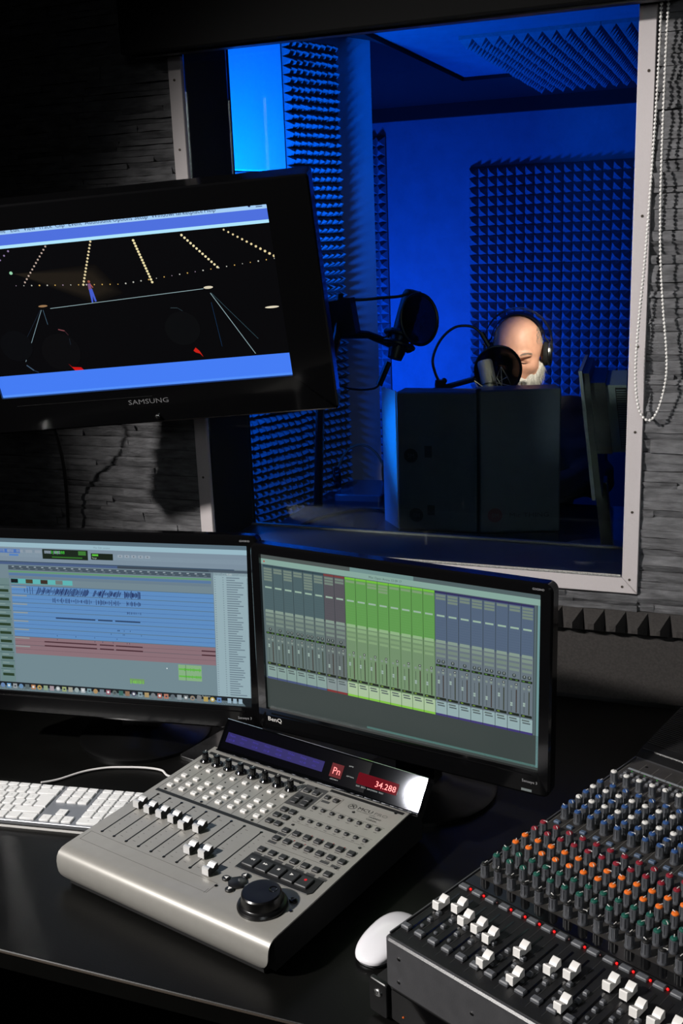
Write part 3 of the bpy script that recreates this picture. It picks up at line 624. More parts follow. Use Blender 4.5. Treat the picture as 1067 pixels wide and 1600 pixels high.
monitor('right desktop monitor showing a green mixer window, before the window ledge', (-0.487, 1.428, 0.267), -0.18, 0.015, 1.0, draw_mix, True)

# ------------------------------------------------------------------ silver control surface
mcu = thing('control_surface', 'silver fader control surface with black jog wheel and chrome display in the desk centre', 'controller', (-0.8868, 1.1137, 0), -0.2489)
WM, DM = 0.39, 0.325
Mt = T3((0, 0, 0.0549)) @ RX(0.0386)
prof = [(DM, 0.0549+DM*0.0386), (0.004, 0.0551), (-0.005, 0.0540), (-0.0115, 0.0505), (-0.0155, 0.0445), (-0.0170, 0.0370), (-0.0168, 0.0280), (-0.0155, 0.0200), (-0.0130, 0.0130), (-0.0098, 0.0085)]
def shell():
    mb = MB(); xs = [0, 0.0012, 0.004, 0.008, 0.013, 0.03, 0.18, 0.36, 0.3655, 0.3735, 0.3805, 0.386, 0.389, WM]; n = len(prof); vs = []
    for x in xs:
        r = 0.011 if x < WM/2 else 0.028; d = min(x, WM-x); zl = 0.0085 + (r-math.sqrt(max(0, r*r-(r-min(d, r))**2)))
        out = []
        for i, (y, z) in enumerate(prof):
            if z < zl and i > 1:
                y0, z0 = out[-1]
                if z0 > zl: t = (z0-zl)/(z0-z); y, z = y0+(y-y0)*t, zl
                else: y, z = y0, z0
            out.append((y, z))
        inn = []
        for i, (y, z) in enumerate(out):
            a = Vector(prof[min(i+1, n-1)])-Vector(prof[max(i-1, 0)]); a.normalize(); nn = Vector((-a.y, a.x))
            inn.append((y-nn.x*-0.0022 if i else y, z-nn.y*-0.0022 if i else z-0.0022))
        vs += [(x, y, z) for y, z in out] + [(x, y, z) for y, z in inn]
    m = 2*n; fs = []
    for k in range(len(xs)-1):
        a, b = k*m, (k+1)*m
        for i in range(n-1):
            fs.append((a+i, b+i, b+i+1, a+i+1)); fs.append((a+n+i+1, b+n+i+1, b+n+i, a+n+i))
        fs.append((a+n-1, b+n-1, b+2*n-1, a+2*n-1)); fs.append((a, a+n, b+n, b))
    for a, rev in ((0, False), ((len(xs)-1)*m, True)):
        for i in range(n-1):
            f = (a+i, a+i+1, a+n+i+1, a+n+i); fs.append(tuple(reversed(f)) if rev else f)
    return mb.add(vs, [tuple(reversed(f)) for f in fs])
part('top_shell', shell(), m_alu, mcu, smooth=50)
bm_ = MB(); bm_.add([(0.004, 0.0, 0.004), (WM-0.003, 0.0, 0.004), (WM-0.003, 0.355, 0.004), (0.004, 0.355, 0.004), (0.004, 0.0, 0.0515), (WM-0.003, 0.0, 0.0515), (WM-0.003, 0.355, 0.0515+0.355*0.0386), (0.004, 0.355, 0.0515+0.355*0.0386)], [(3, 2, 1, 0), (4, 5, 6, 7), (0, 1, 5, 4), (1, 2, 6, 5), (2, 3, 7, 6), (3, 0, 4, 7)])
bm_.box((WM/2, -0.003, 0.007), (WM-0.03, 0.012, 0.008))
part('base_body', bm_, m_matte, mcu)
for x in (0.03, WM-0.03):
    for y in (0.02, 0.33): part('foot', MB().lathe([(0.009, 0), (0.009, 0.0045)], 12), m_black, mcu, TR(x, y, 0))
def top(x, y, dz=0.0): return Mt @ TR(x/1000, y/1000, dz)
def plate(name, x0, y0, x1, y1, m, h=0.0003): return part(name, MB().box((0, 0, h/2), ((x1-x0)/1000, (y1-y0)/1000, h)), m, mcu, top((x0+x1)/2, (y0+y1)/2))
plate('print_strip', 9, 175.0, 251, 181.5, m_blackprint); plate('print_strip', 7, 302.5, 203, 309, m_blackprint); plate('print_strip', 252, 306.5, 384, 312.5, m_blackprint)
plate('print_block', 210, 246, 251, 306, m_greyplate)
plate('print_block', 213, 283, 247, 297, m_alu, 0.0006)
ln = MB()
def hl(x0, y0, x1, y1, wd=0.35):
    ln.box(((x0+x1)/2000, (y0+y1)/2000, 0.0001), (max(abs(x1-x0), wd)/1000, max(abs(y1-y0), wd)/1000, 0.0003))
for i in range(9): hl(8.6+25.2*i, 182, 8.6+25.2*i, 302)
for x0, y0, x1, y1 in ((8, 22, 255, 44), (252, 264, 380, 264.1), (252, 232, 380, 232.1), (252, 213, 380, 213.1), (270, 176, 270.1, 200), (252, 150, 380, 150.1), (255, 262, 285, 298), (325, 115, 325.1, 148), (252, 20, 252.1, 30)):
    if y1-y0 > 1 and x1-x0 > 1: hl(x0, y0, x1, y0); hl(x0, y1, x1, y1); hl(x0, y0, x0, y1); hl(x1, y0, x1, y1)
    else: hl(x0, y0, x1, y1)
for i in range(9):
    xb = 22.9+25.05*i if i < 8 else 230.2
    for k in range(11): hl(xb+7, 58+10.3*k, xb+(12 if k % 5 == 0 else 9.5), 58.05+10.3*k, 0.5)
for rows_, ys in (((259.9, 16.15, 8), (249, 216.5)),):
    for yy in ys:
        for k in range(8): hl(rows_[0]+rows_[1]*k-2.5, yy, rows_[0]+rows_[1]*k+2.5, yy+0.1, 0.9)
for yy, x0, n_ in ((181, 278, 6), (159, 278, 6), (126.5, 258, 7)):
    for k in range(n_): hl(x0+19.05*k-4, yy, x0+19.05*k+4, yy+0.1, 1.0)
o_ = part('printed_lines', ln, mat('print_line', (74, 73, 70), 0.6), mcu, Mt, smooth=0); o_['kind'] = 'stuff'
for x0, y0 in ((259, 179), (259, 156.5), (352, 122.5), (372, 122.5), (334, 122), (259, 124), (277, 124), (296, 124), (315, 124), (352, 155), (371, 154), (264, 279)): plate('print_block', x0-7, y0-2.6, x0+7, y0+2.6, m_greyplate)

knob_m = MB(); knob_m.lathe([(0.0092, 0), (0.0092, 0.0025), (0.0075, 0.0045), (0.0052, 0.005), (0.0050, 0.016), (0.0042, 0.0175)], 18)
for k in range(3): knob_m.ball((0.0072*math.cos(k*2.094), 0.0072*math.sin(k*2.094), 0.002), (0.0035, 0.0035, 0.0032), 8, 6)
knob_me = knob_m.mesh('rotary_knob', m_gloss); knob_pt = MB().box((0, 0.0030, 0.0176), (0.0008, 0.004, 0.0004)).mesh('pointer', m_whitepl)
for i in range(8): k_ = link('rotary_knob', knob_me, mcu, top(20.4+25.2*i, 281.2)); link('pointer', knob_pt, k_, RZ(R_(random.uniform(-50, 50))))
def btn(w_, d_, h_, m, txt=None, tm=None, r=0.0012, ts=0.0028):
    mb = MB(); mb.prism(rrect(-w_/2, -d_/2, w_/2, d_/2, r, 2), 0, h_, ch=0.0007)
    if txt: add_text(mb, txt, 0, -ts*0.35, ts, 1, T3((0, 0, h_+0.00008)), 'c')
    return mb.mesh('button', [m, tm or m], 40)
for y, txt, w_, d_ in ((259, 'REC', .0092, .0062), (229, 'SOLO', .0105, .0070), (212.5, 'MUTE', .0105, .0070), (196.3, 'SEL', .0105, .0070)):
    me = btn(w_, d_, 0.0032, m_whitepl, txt, m_keytx)
    for i in range(8): link('button', me, mcu, top(21.6+25.2*i, y))
led = MB().lathe([(0.0012, 0), (0.0012, 0.0006), (0.0006, 0.001)], 8).mesh('signal_led', m_blackprint)
for i in range(8): link('signal_led', led, mcu, top(17+25.2*i, 246))
db = btn(.0085, .0078, 0.0032, m_darkbtn); ds = btn(.0066, .0060, 0.003, m_darkbtn); dl = btn(.0108, .0098, 0.0032, m_darkbtn)
for x, y in ((223, 231), (238.6, 231), (222, 214.3), (238, 214.2), (222.2, 196.1), (238.2, 196.2)): link('button', dl, mcu, top(x, y))
for x, y in ((222.2, 289.5), (238.5, 289.6)): link('button', dl, mcu, top(x, y, 0.0004))
for x, y in ((260.3, 289.5), (277.1, 288)): link('button', db, mcu, top(x, y))
for x, y in ((221, 268), (239, 268), (222, 256), (240, 256)): link('button', dl, mcu, top(x, y, 0.0002))
for i in range(8): link('button', ds, mcu, top(259.9+16.15*i, 256.5)); link('button', ds, mcu, top(259.9+16.1*i, 224.2))
for i in range(6): link('button', dl, mcu, top(278.1+19.05*i, 189)); link('button', dl, mcu, top(278+19.05*i, 167))
for x, y in ((259.3, 188.4), (259.4, 166)): link('button', dl, mcu, top(x, y))
for i in range(7): link('button', dl, mcu, top(258.2+19.05*i, 134.4))
ledr = MB().lathe([(0.0009, 0), (0.0009, 0.0005), (0.0005, 0.0008)], 8).mesh('signal_led', mat('mcu_led', (150, 40, 40), 0.4))
for x, y in ((300, 197), (319, 197), (338, 197), (357, 197), (285, 175), (304, 175)): link('signal_led', ledr, mcu, top(x, y))
plb = part('transport_panel', MB().prism([(0.251, 0.084), (0.374, 0.0855), (0.379, 0.092), (0.377, 0.120), (0.251, 0.1225)], 0, 0.0012, ch=0.0004), m_blackprint, mcu, Mt)
tb = MB().prism(rrect(-.0098, -.0105, .0098, .0105, .001, 2), 0.001, 0.0045, ch=0.001).mesh('transport_button', m_darkbtn, 40)
def tri(mb, x, y, s, d=1): mb.add([(x-s*d, y-s, 0.0047), (x+s*d, y, 0.0047), (x-s*d, y+s, 0.0047)], [(0, 1, 2) if d > 0 else (2, 1, 0)])
for i in range(5):
    b_ = link('transport_button', tb, mcu, top(265.6+22.9*i, 103)); sy = MB()
    if i == 0: tri(sy, 0.0018, 0.003, 0.002, -1); tri(sy, -0.0018, 0.003, 0.002, -1)
    elif i == 1: tri(sy, -0.0018, 0.003, 0.002); tri(sy, 0.0018, 0.003, 0.002)
    elif i == 2: sy.box((0, 0.003, 0.0046), (0.0036, 0.0036, 0.0002))
    elif i == 3: tri(sy, 0, 0.003, 0.0026)
    else: sy.lathe([(0.0022, 0.0045), (0.0022, 0.0047)], 12, T=TR(0, 0.003))
    part('symbol', sy, m_whitepl if i < 4 else mat('rec_red', (190, 30, 40), 0.5, emit=(190, 20, 30), estr=0.25), b_, smooth=0)
ab = MB().lathe([(1.0, 0), (1.0, 0.0024), (0.8, 0.0032)], 16, T=Matrix.Diagonal((0.0062, 0.0054, 1, 1))).mesh('arrow_button', m_black)
for x, y, a in ((259, 57.7, 180), (278.6, 75, 90), (278.8, 41.2, -90), (297, 58.4, 0)):
    b_ = link('arrow_button', ab, mcu, top(x, y)); sy = MB(); sy.add([(-0.0026, -0.0028, 0.0034), (0.0034, 0, 0.0034), (-0.0026, 0.0028, 0.0034)], [(0, 1, 2)]); part('symbol', sy, m_whitepl, b_, RZ(R_(a)), smooth=0)
part('zoom_button', MB().lathe([(0.0135, 0), (0.0135, 0.0022), (0.012, 0.003)], 8, T=RZ(0.39)), m_black, mcu, top(278.6, 58))
part('scrub_button', MB().lathe([(1.0, 0), (1.0, 0.0024), (0.8, 0.0032)], 16, T=Matrix.Diagonal((0.0062, 0.0048, 1, 1))), m_gloss, mcu, top(366.4, 66.5))
jw = part('jog_wheel', MB().lathe([(0.0335, 0), (0.0335, 0.003), (0.0318, 0.0055), (0.0285, 0.0068), (0.0278, 0.0075), (0.0262, 0.0195), (0.0245, 0.0212), (0.018, 0.0214), (0.004, 0.0208)], 48), mat('wheel_black', (10, 10, 11), 0.28), mcu, top(336.5, 40), smooth=30)
part('finger_dimple', MB().lathe([(0.0062, 0), (0.0055, 0.0012), (0.0035, 0.0004), (0.001, 0.0001)], 18), m_gloss, jw, TR(0.011, 0.011, 0.0208))
# faders: ribbed silver caps
fp = [(-0.0105, 0.002), (0.0105, 0.002), (0.0100, 0.0118), (0.0085, 0.0122), (0.0072, 0.0116), (0.0062, 0.0122), (0.0048, 0.0112), (0.0040, 0.0116), (0.0028, 0.0102), (0.0020, 0.0100), (0.0006, 0.0088), (-0.0012, 0.0086), (-0.0026, 0.0100), (-0.0046, 0.0128), (-0.0075, 0.0130), (-0.0098, 0.0118)]
def capmesh(prof, hw, m, m2, name):
    mb = MB(); T = Matrix(((0, 0, 1, 0), (1, 0, 0, 0), (0, 1, 0, 0), (0, 0, 0, 1)))
    mb.prism(prof, -hw, hw, 0, T); mb.m[0] = mb.m[-1] = 1
    return mb.mesh(name, [m, m2], 25)
fcap = capmesh(fp, 0.0058, m_fader, m_darkbtn, 'fader_cap')
slot_me = MB().box((0, 0, 0.0003), (0.0014, 0.112, 0.0008)).mesh('fader_slot', m_blackprint)
scr = MB().lathe([(0.0023, 0), (0.0023, 0.0006), (0.0014, 0.0012)], 10).mesh('screw', m_gloss)
fyl = (132, 129.5, 129.5, 129, 124.5, 129, 83.5, 86, 59.5)
for i in range(9):
    x = 22.9+25.05*i if i < 8 else 230.2
    link('fader_slot', slot_me, mcu, top(x, 109.5)); link('fader', fcap, mcu, top(x, fyl[i]-1.5))
    for y in (51.5, 167.4): link('screw', scr, mcu, top(x, y))
for x, y in ((20.4, 302), (97.4, 302.3), (198.4, 302.9), (21.9, 184.9), (98, 184.6), (198.2, 185), (316.6, 276.8), (372.8, 305), (258.4, 205.6), (375.2, 206.9), (373.5, 151.6), (256.8, 39.3), (376.1, 48.7), (229.4, 302.7)): link('screw', scr, mcu, top(x, y, 0.0003))
lg = MB(); 
for k in range(24):
    a0, a1 = 2*math.pi*k/24, 2*math.pi*(k+1)/24
    lg.add([(0.3068+r*math.cos(a), 0.2890+r*math.sin(a), 0.0003) for r, a in ((.0068, a0), (.0068, a1), (.0060, a1), (.0060, a0))], [(0, 1, 2, 3)])
lg.add([(0.3068+x, 0.289+y, 0.0003) for x, y in ((-.004, -.002), (-.0028, -.003), (0.0002, .0006), (.0032, -.0032), (.0044, -.0022), (.0012, .0014), (.0034, .003), (.0024, .0042), (0, .0024), (-.002, .0044), (-.0034, .0034), (-.0008, .0014))], [tuple(range(12))])
add_text(lg, 'MCU', 0.3165, 0.2862, 0.0100, 0, T3((0, 0, 0.0003)), sx=1.2)
add_text(lg, 'NUENDO', 0.3435, 0.2765, 0.0048, 0, T3((0, 0, 0.0003))); add_text(lg, 'Cubase', 0.3425, 0.2702, 0.0060, 0, T3((0, 0, 0.0003))); add_text(lg, 'MACKIE CONTROL UNIVERSAL', 0.318, 0.2822, 0.0024, 0, T3((0, 0, 0.0003)))
part('printed_logo', lg, m_blackprint, mcu, Mt, smooth=0)
lg2 = MB(); add_text(lg2, 'PRO', 0.3455, 0.2862, 0.0100, 0, T3((0, 0, 0.0003)), sx=1.2); part('printed_logo', lg2, mat('print_grey', (104, 102, 98), 0.6), mcu, Mt, smooth=0)
# tilted chrome display along the back
Md = T3((0, 0.312, 0.0609+0.312*0.0386)) @ RX(0.925)
part('display_frame', MB().prism(rrect(0.0165, 0.0, 0.4065, 0.0535, 0.0008, 2), -0.012, 0.0, ch=0.0008), m_chrome, mcu, Md)
part('display_back', MB().prism(rrect(0.02, -0.004, 0.402, 0.050, 0.002, 2), -0.028, -0.012), m_matte, mcu, Md)
part('display_glass', MB().box((0.166, 0.0275, 0.0002), (0.286, 0.046, 0.0006)), mat('smoked_glass', (6, 6, 10), 0.05, spec=0.3), mcu, Md)
part('lcd', MB().box((0.128, 0.024, 0.0006), (0.198, 0.0165, 0.0004)), mat('lcd_blue', (6, 5, 22), 0.5, spec=0.05, emit=(42, 34, 118), estr=0.6), mcu, Md)
dg = MB(); lt = MB()
for k in range(8): add_text(lt, random.choice(('Dialog', 'Music1', 'FX bus', 'Atmos', 'Master', 'Voice')), 0.034+0.0245*k, 0.0265, 0.0045, 0, T3((0, 0, 0.0009))); add_text(lt, random.choice(('-4.2 dB', ' 0.0 dB', '<C>')), 0.034+0.0245*k, 0.0195, 0.0045, 0, T3((0, 0, 0.0009)))
part('lcd_text', lt, mat('lcd_text', (20, 18, 60), 0.6, spec=0.0, emit=(84, 72, 190), estr=0.6), mcu, Md, smooth=0)
part('digit_window', MB().box((0.2525, 0.024, 0.0007), (0.022, 0.021, 0.0004)), mat('red_window', (40, 4, 8), 0.5, spec=0.05, emit=(84, 8, 14), estr=1.0), mcu, Md)
add_text(dg, 'Pn', 0.2525, 0.0185, 0.015, 0, T3((0, 0, 0.0010)), 'c'); part('digits', dg, m_red, mcu, Md, smooth=0)
part('digit_window', MB().prism(rrect(0.2915, 0.0150, 0.364, 0.0325, 0.002, 3), 0, 0.0006), mat('red_window2', (60, 8, 14), 0.02, spec=0.25, emit=(84, 10, 20), estr=0.8), mcu, Md)
dg = MB(); add_text(dg, '34.288', 0.361, 0.0185, 0.0125, 0, T3((0, 0, 0.0009)), 'r', sx=1.1); part('digits', dg, m_red, mcu, Md, smooth=0)
sm = MB(); add_text(sm, 'ASSIGNMENT', 0.2525, 0.0095, 0.0026, 0, T3((0, 0, 0.0007)), 'c'); add_text(sm, 'SMPTE', 0.271, 0.0355, 0.003, 0, T3((0, 0, 0.0007))); add_text(sm, 'BEATS/BARS', 0.272, 0.0205, 0.0026, 0, T3((0, 0, 0.0007))); add_text(sm, 'BARS   BEATS   SUB DIVISION   TICKS', 0.293, 0.011, 0.0030, 0, T3((0, 0, 0.0007)))
o_ = part('small_print', sm, m_grey, mcu, Md, smooth=0); o_['kind'] = 'stuff'
part('chrome_lip', MB().tube([(0.0165, -0.0005, 0.0002), (0.4065, -0.0005, 0.0002)], 0.0016, 8), m_chrome, mcu, Md)

# ------------------------------------------------------------------ keyboard, its cable, mouse, phone
kb = thing('keyboard', 'white aluminium computer keyboard lying left of the silver control surface', 'keyboard', (-1.0243, 1.3152, 0), 0.1406)
U = 19.05
body = MB(); body.prism(rrect(-0.2945, -0.1095, 0.1415, 0.0045, 0.006, 4), 0.009, 0.0152, ch=0.0008)
body.box((-0.0765, -0.008, 0.006), (0.42, 0.022, 0.010)); part('aluminium_plate', body, m_kalu, kb)
part('white_base', MB().prism(rrect(-0.290, -0.106, 0.137, 0.001, 0.006, 4), 0.0, 0.009), m_whitepl, kb)
KM = {}
def key(x0, y0, w_, h_, leg=None):
    k = (round(w_, 1), round(h_, 1), leg)
    if k not in KM:
        mb = MB(); mb.prism(rrect(0, 0, w_/1000, h_/1000, 0.0012, 2), 0.0152, 0.0181, ch=0.0005)
        if leg:
            s_ = 0.0046 if len(leg) < 2 else 0.0026
            add_text(mb, leg, w_/2000 if len(leg) < 2 else 0.0015, h_/2000-s_*0.35, s_, 1, T3((0, 0, 0.01816)), 'c' if len(leg) < 2 else 'l')
        KM[k] = mb.mesh('key', [m_key, m_keytx], 40)
    link('key', KM[k], kb, TR(x0/1000, y0/1000, 0))
yr = [-104.3+U*i for i in range(5)]; kh = 16.2
def row(y, x, items, h=kh):
    for w_, leg in items:
        if w_ > 0: key(x, y, w_*U-2.85, h, leg)
        x += abs(w_)*U
xm = -8.6-(15*U-2.85)
for k in range(14): key(xm+k*20.4, -9.0, 17.7, 9.0, ('esc', 'F1', 'F2', 'F3', 'F4', 'F5', 'F6', 'F7', 'F8', 'F9', 'F10', 'F11', 'F12', 'eject')[k])
row(yr[4], xm, [(1, c) for c in '§1234567890-='] + [(2, '<')])
row(yr[3], xm, [(1.5, 'tab')] + [(1, c) for c in 'QWERTYUIOP[]'])
row(yr[2], xm, [(1.75, 'caps')] + [(1, c) for c in "ASDFGHJKL;'#"])
row(yr[1], xm, [(1.25, 'shift')] + [(1, c) for c in '`ZXCVBNM,./'] + [(2.75, 'shift')])
row(yr[0], xm, [(1.5, 'ctrl'), (1.25, 'alt'), (1.5, 'cmd'), (6.5, None), (1.5, 'cmd'), (1.25, 'alt'), (1.5, 'ctrl')])
xr_ = xm+13.5*U; xe = xm+15*U-2.85; xi = xm+13.75*U
rt = MB(); rt.prism([(v[0]/1000, v[1]/1000) for v in ((xi, yr[2]), (xe, yr[2]), (xe, yr[3]+kh), (xr_, yr[3]+kh), (xr_, yr[3]), (xi, yr[3]))], 0.0152, 0.0181, ch=0.0005); part('key', rt, m_key, kb)
for k in range(3):
    key(k*U, -9.0, kh, 9.0, 'F1%d' % (3+k)); key(k*U, yr[4], kh, kh, ('fn', 'home', 'pgup')[k]); key(k*U, yr[3], kh, kh, ('del', 'end', 'pgdn')[k]); key(k*U, yr[0], kh, kh, '<v>'[k])
key(U, yr[1], kh, kh, '^')
xn = 64.0
for k in range(4):
    key(xn+k*U, -9.0, kh, 9.0, 'F1%d' % (6+k)); key(xn+k*U, yr[4], kh, kh, ('clr', '=', '/', '*')[k]); key(xn+k*U, yr[3], kh, kh, '789-'[k]); key(xn+k*U, yr[2], kh, kh, '456+'[k])
    if k < 3: key(xn+k*U, yr[1], kh, kh, '123'[k])
key(xn, yr[0], 2*U-2.85, kh, '0'); key(xn+2*U, yr[0], kh, kh, '.'); key(xn+3*U, yr[0], kh, U+kh, 'enter')
cab = smooth_path([(-1.093, 1.330, 0.006), (-1.075, 1.352, 0.003), (-1.0485, 1.3896, 0.003), (-1.02, 1.412, 0.003), (-0.99, 1.424, 0.003), (-0.95, 1.434, 0.003), (-0.918, 1.434, 0.003), (-0.895, 1.420, 0.003), (-0.86, 1.43, 0.003), (-0.83, 1.50, 0.003)], 8)
part('cable', MB().tube(cab, 0.0019, 8), m_cable, None)
o_ = bpy.data.objects['cable']; o_.name = 'keyboard_cable'; tag(o_, 'thin white keyboard cable curving across the black desk behind the keyboard', 'cable')

ms = thing('mouse', 'white computer mouse left of the mixing desk corner', 'mouse', (-0.398, 1.1186, 0), R_(-13))
def dome(z0, hs, mi):
    mb = MB(); n = 40; vs = []; rings = [(1.0, 0.0), (1.0, 0.25), (0.985, 0.42), (0.94, 0.58), (0.84, 0.74), (0.68, 0.87), (0.45, 0.96), (0.2, 0.995)]
    for s_, hf in rings:
        for i in range(n):
            a = 2*math.pi*i/n; c, s2 = math.cos(a), math.sin(a); e = 2/2.6
            x = 0.0285*s_*math.copysign(abs(c)**e, c); y = 0.0565*s_*math.copysign(abs(s2)**e, s2)
            zz = z0 + hs*hf*(1-0.42*(y/0.0565)**2)
            vs.append((x, y, zz))
    fs = [(k*n+i, k*n+(i+1) % n, (k+1)*n+(i+1) % n, (k+1)*n+i) for k in range(len(rings)-1) for i in range(n)]
    fs += [tuple(reversed(range(n))), tuple(range((len(rings)-1)*n, len(rings)*n))]
    return mb.add(vs, fs)
part('top_shell', dome(0.006, 0.0160, 0), m_mousew, ms, smooth=80)
part('base', MB().prism([(x*0.93, y*0.95) for x, y in [(0.0285*math.copysign(abs(math.cos(a))**.77, math.cos(a)), 0.0565*math.copysign(abs(math.sin(a))**.77, math.sin(a))) for a in [2*math.pi*k/32 for k in range(32)]]], 0, 0.0062, chb=0.001), m_kalu, ms)
ap = MB(); ap.add([(x*0.0035, y*0.0038-0.026, 0) for x, y in ((0, -1), (.35, -1.05), (.75, -.6), (.95, 0), (.7, .25), (.75, .65), (.45, .8), (0, .6), (-.45, .8), (-.85, .55), (-.95, .1), (-.8, -.55), (-.4, -1.05))], [tuple(range(13))]); ap.add([(x*0.0035, y*0.0038-0.026, 0) for x, y in ((0, .9), (.35, 1.0), (.45, 1.4), (.1, 1.25))], [(0, 1, 2, 3)])
part('emblem', ap, mat('emblem_grey', (190, 190, 194), 0.4), ms, T3((0, 0, 0.0205)) @ RX(0.10), smooth=0)

ph = thing('smartphone', 'black phone with silver edge lying behind the control surface', 'phone', (-0.868, 1.535, 0), -0.25)
part('case', MB().prism(rrect(-0.031, -0.060, 0.031, 0.060, 0.008), 0, 0.0078, ch=0.0008, chb=0.0008), m_silver, ph); part('glass', MB().prism(rrect(-0.0295, -0.0585, 0.0295, 0.0585, 0.007), 0.0078, 0.0084), m_gloss, ph)

# ------------------------------------------------------------------ mixing desk on a rack unit
MXL = Vector((-0.3357, 1.0097, 0))
ru = thing('rack_unit', 'black rack unit with a silver oval badge under the mixing desk', 'rack unit', MXL, -0.4248)
part('chassis', MB().prism(rrect(-0.026, -0.026, 0.43, 0.25, 0.003), 0.003, 0.0495), m_matte, ru)
part('rack_ear', MB().prism(rrect(-0.0325, 0.004, -0.004, 0.0495, 0.004), 0, 0.006, ch=0.001), m_black, ru, T3((0, -0.0265, 0)) @ RX(math.pi/2))
part('front_panel', MB().prism(rrect(0.0, 0.006, 0.42, 0.046, 0.002), 0, 0.002), m_gloss, ru, T3((0, -0.0265, 0)) @ RX(math.pi/2))
bd = MB(); bd.lathe([(1.0, 0), (1.0, 0.001), (0.85, 0.0016)], 20, T=Matrix.Diagonal((0.0068, 0.0046, 1, 1))); bg = part('badge', bd, m_silver, ru, T3((-0.0185, -0.0325, 0.034)) @ RX(math.pi/2))
bt_ = MB(); add_text(bt_, 'tt', 0, -0.002, 0.0075, 0, T3((0, 0, 0.0018)), 'c'); part('badge_print', bt_, m_blackprint, bg, smooth=0)
for x in (0.075, 0.10, 0.14): part('rotary_knob', MB().lathe([(0.006, 0), (0.0055, 0.010), (0.004, 0.0115)], 14), m_silver if x == 0.075 else m_knob, ru, T3((x, -0.0285, 0.028)) @ RX(math.pi/2))
part('signal_led', MB().ball((0, 0, 0), 0.0012, 8, 6), mat('led_orange', (120, 50, 10), 0.4, emit=(200, 90, 30), estr=0.6), ru, TR(0.018, -0.029, 0.018))
for x in (0.0, 0.40):
    for y in (0.0, 0.22): part('foot', MB().lathe([(0.008, 0), (0.008, 0.0035)], 10), m_black, ru, TR(x, y, 0))

mx = thing('mixing_desk', 'large grey mixing desk with white faders and colour-capped knobs at right', 'mixer', MXL+Vector((0, 0, 0.05)), -0.4248)
PZ = 0.0618; PT = 0.0167; Mm = T3((0, 0, PZ)) @ RX(PT)
XE = 0.428
def sheared(mb):
    mb.v = [(x, y, z + (y*math.tan(PT) if z > 0.03 else 0)) for x, y, z in mb.v]; return mb
part('body', sheared(MB().prism(rrect(-0.0100, -0.0285, XE, 0.60, 0.0075, 5), 0.0, PZ+0.0005, ch=0.0022)), m_body, mx, smooth=40)
def mtop(x, y, dz=0.0): return Mm @ TR(x/1000, y/1000, dz)
def mplate(name, x0, y0, x1, y1, m, h=0.0011): return part(name, MB().prism(rrect(x0/1000, y0/1000, x1/1000, y1/1000, 0.001, 2), 0, h), m, mx, Mm)
mplate('fader_panel', -6, -23, XE*1000-4, 112.5, mat('fader_black', (17, 17, 18), 0.5, noise=0.2, nscale=90)); mplate('divider_strip', -6, 113.2, XE*1000-4, 131.5, m_gloss, 0.0014); mplate('knob_panel', -6, 132.2, XE*1000-4, 520, m_panel)
rl = MB()
for x0 in (-0.0072, XE-0.0028): rl.box((x0, 0.25, 0.0015), (0.0016, 0.54, 0.003))
part('edge_rail', rl, m_body, mx, Mm)['kind'] = 'stuff'
cw = 20.07
mcap = capmesh([(-0.0108, 0.003), (0.0108, 0.003), (0.0102, 0.0125), (0.0088, 0.0132), (0.0030, 0.0108), (0.0006, 0.0082), (-0.0012, 0.0082), (-0.0022, 0.0098), (-0.0090, 0.0136), (-0.0104, 0.0126)], 0.0046, m_whitepl, m_whitepl, 'fader_cap')
ms_slot = MB().box((0, 0, 0.0011), (0.0026, 0.096, 0.0006)).mesh('fader_slot', m_gloss)
ms_div = MB().box((0, 0, 0.0011), (0.0004, 0.118, 0.0006)).mesh('channel_line', m_greyplate)
sel = MB().prism(rrect(-.0058, -.0042, .0058, .0042, .0008, 2), 0.001, 0.0052, ch=0.0012).mesh('button', m_mbtn, 40)
mut = MB().prism(rrect(-.0066, -.0042, .0066, .0042, .0008, 2), 0.001, 0.0044, ch=0.0010).mesh('button', m_mbtn, 40)
sml = MB().prism(rrect(-.0028, -.0032, .0028, .0032, .0006, 2), 0.001, 0.0050, ch=0.0010).mesh('button', m_mbtn, 40)
rnd = MB().lathe([(0.0024, 0.001), (0.0024, 0.0028), (0.0014, 0.0034)], 10).mesh('button', m_mbtn)
ledm = MB().ball((0, 0, 0.0014), 0.0015, 10, 6); led_on = ledm.mesh('mute_led', m_red); led_off = ledm.mesh('mute_led', m_redoff)
fy = [56, 66, 53, 52, 47, 11, 51, 11, 50, 57.5, 10.5, 70, 70, 55, 54, 56.5]
for i in range(16):
    x = cw*i
    link('fader_slot', ms_slot, mx, mtop(x+5.6, 42)); link('channel_line', ms_div, mx, mtop(x-4.0, 45)); link('fader', mcap, mx, mtop(x+5.6, fy[i]-0.5))
    link('button', sel, mx, mtop(x, 0.5)); link('button', mut, mx, mtop(x+2.6, 103.5))
    for y in (28, 43): link('button', sml, mx, mtop(x+12.2, y))
    link('button', rnd, mx, mtop(x+12, 14))
    link('mute_led', led_off if i in (2, 7, 9, 14, 15) else led_on, mx, mtop(x+11.4, 104, 0.001))
krows = [(139, 'black'), (163, 'green'), (182.5, 'green'), (202.8, 'orange'), (223.1, 'orange'), (244, 'red'), (263.7, 'red'), (313.4, 'blue'), (330.3, 'blue'), (347.8, 'white'), (364.8, 'blue'), (383.2, 'white'), (401, 'blue'), (437, 'white')]
kb_ = MB(); kb_.lathe([(0.0060, 0.001), (0.0060, 0.003), (0.0050, 0.0042), (0.0049, 0.0165), (0.0046, 0.0174)], 14)
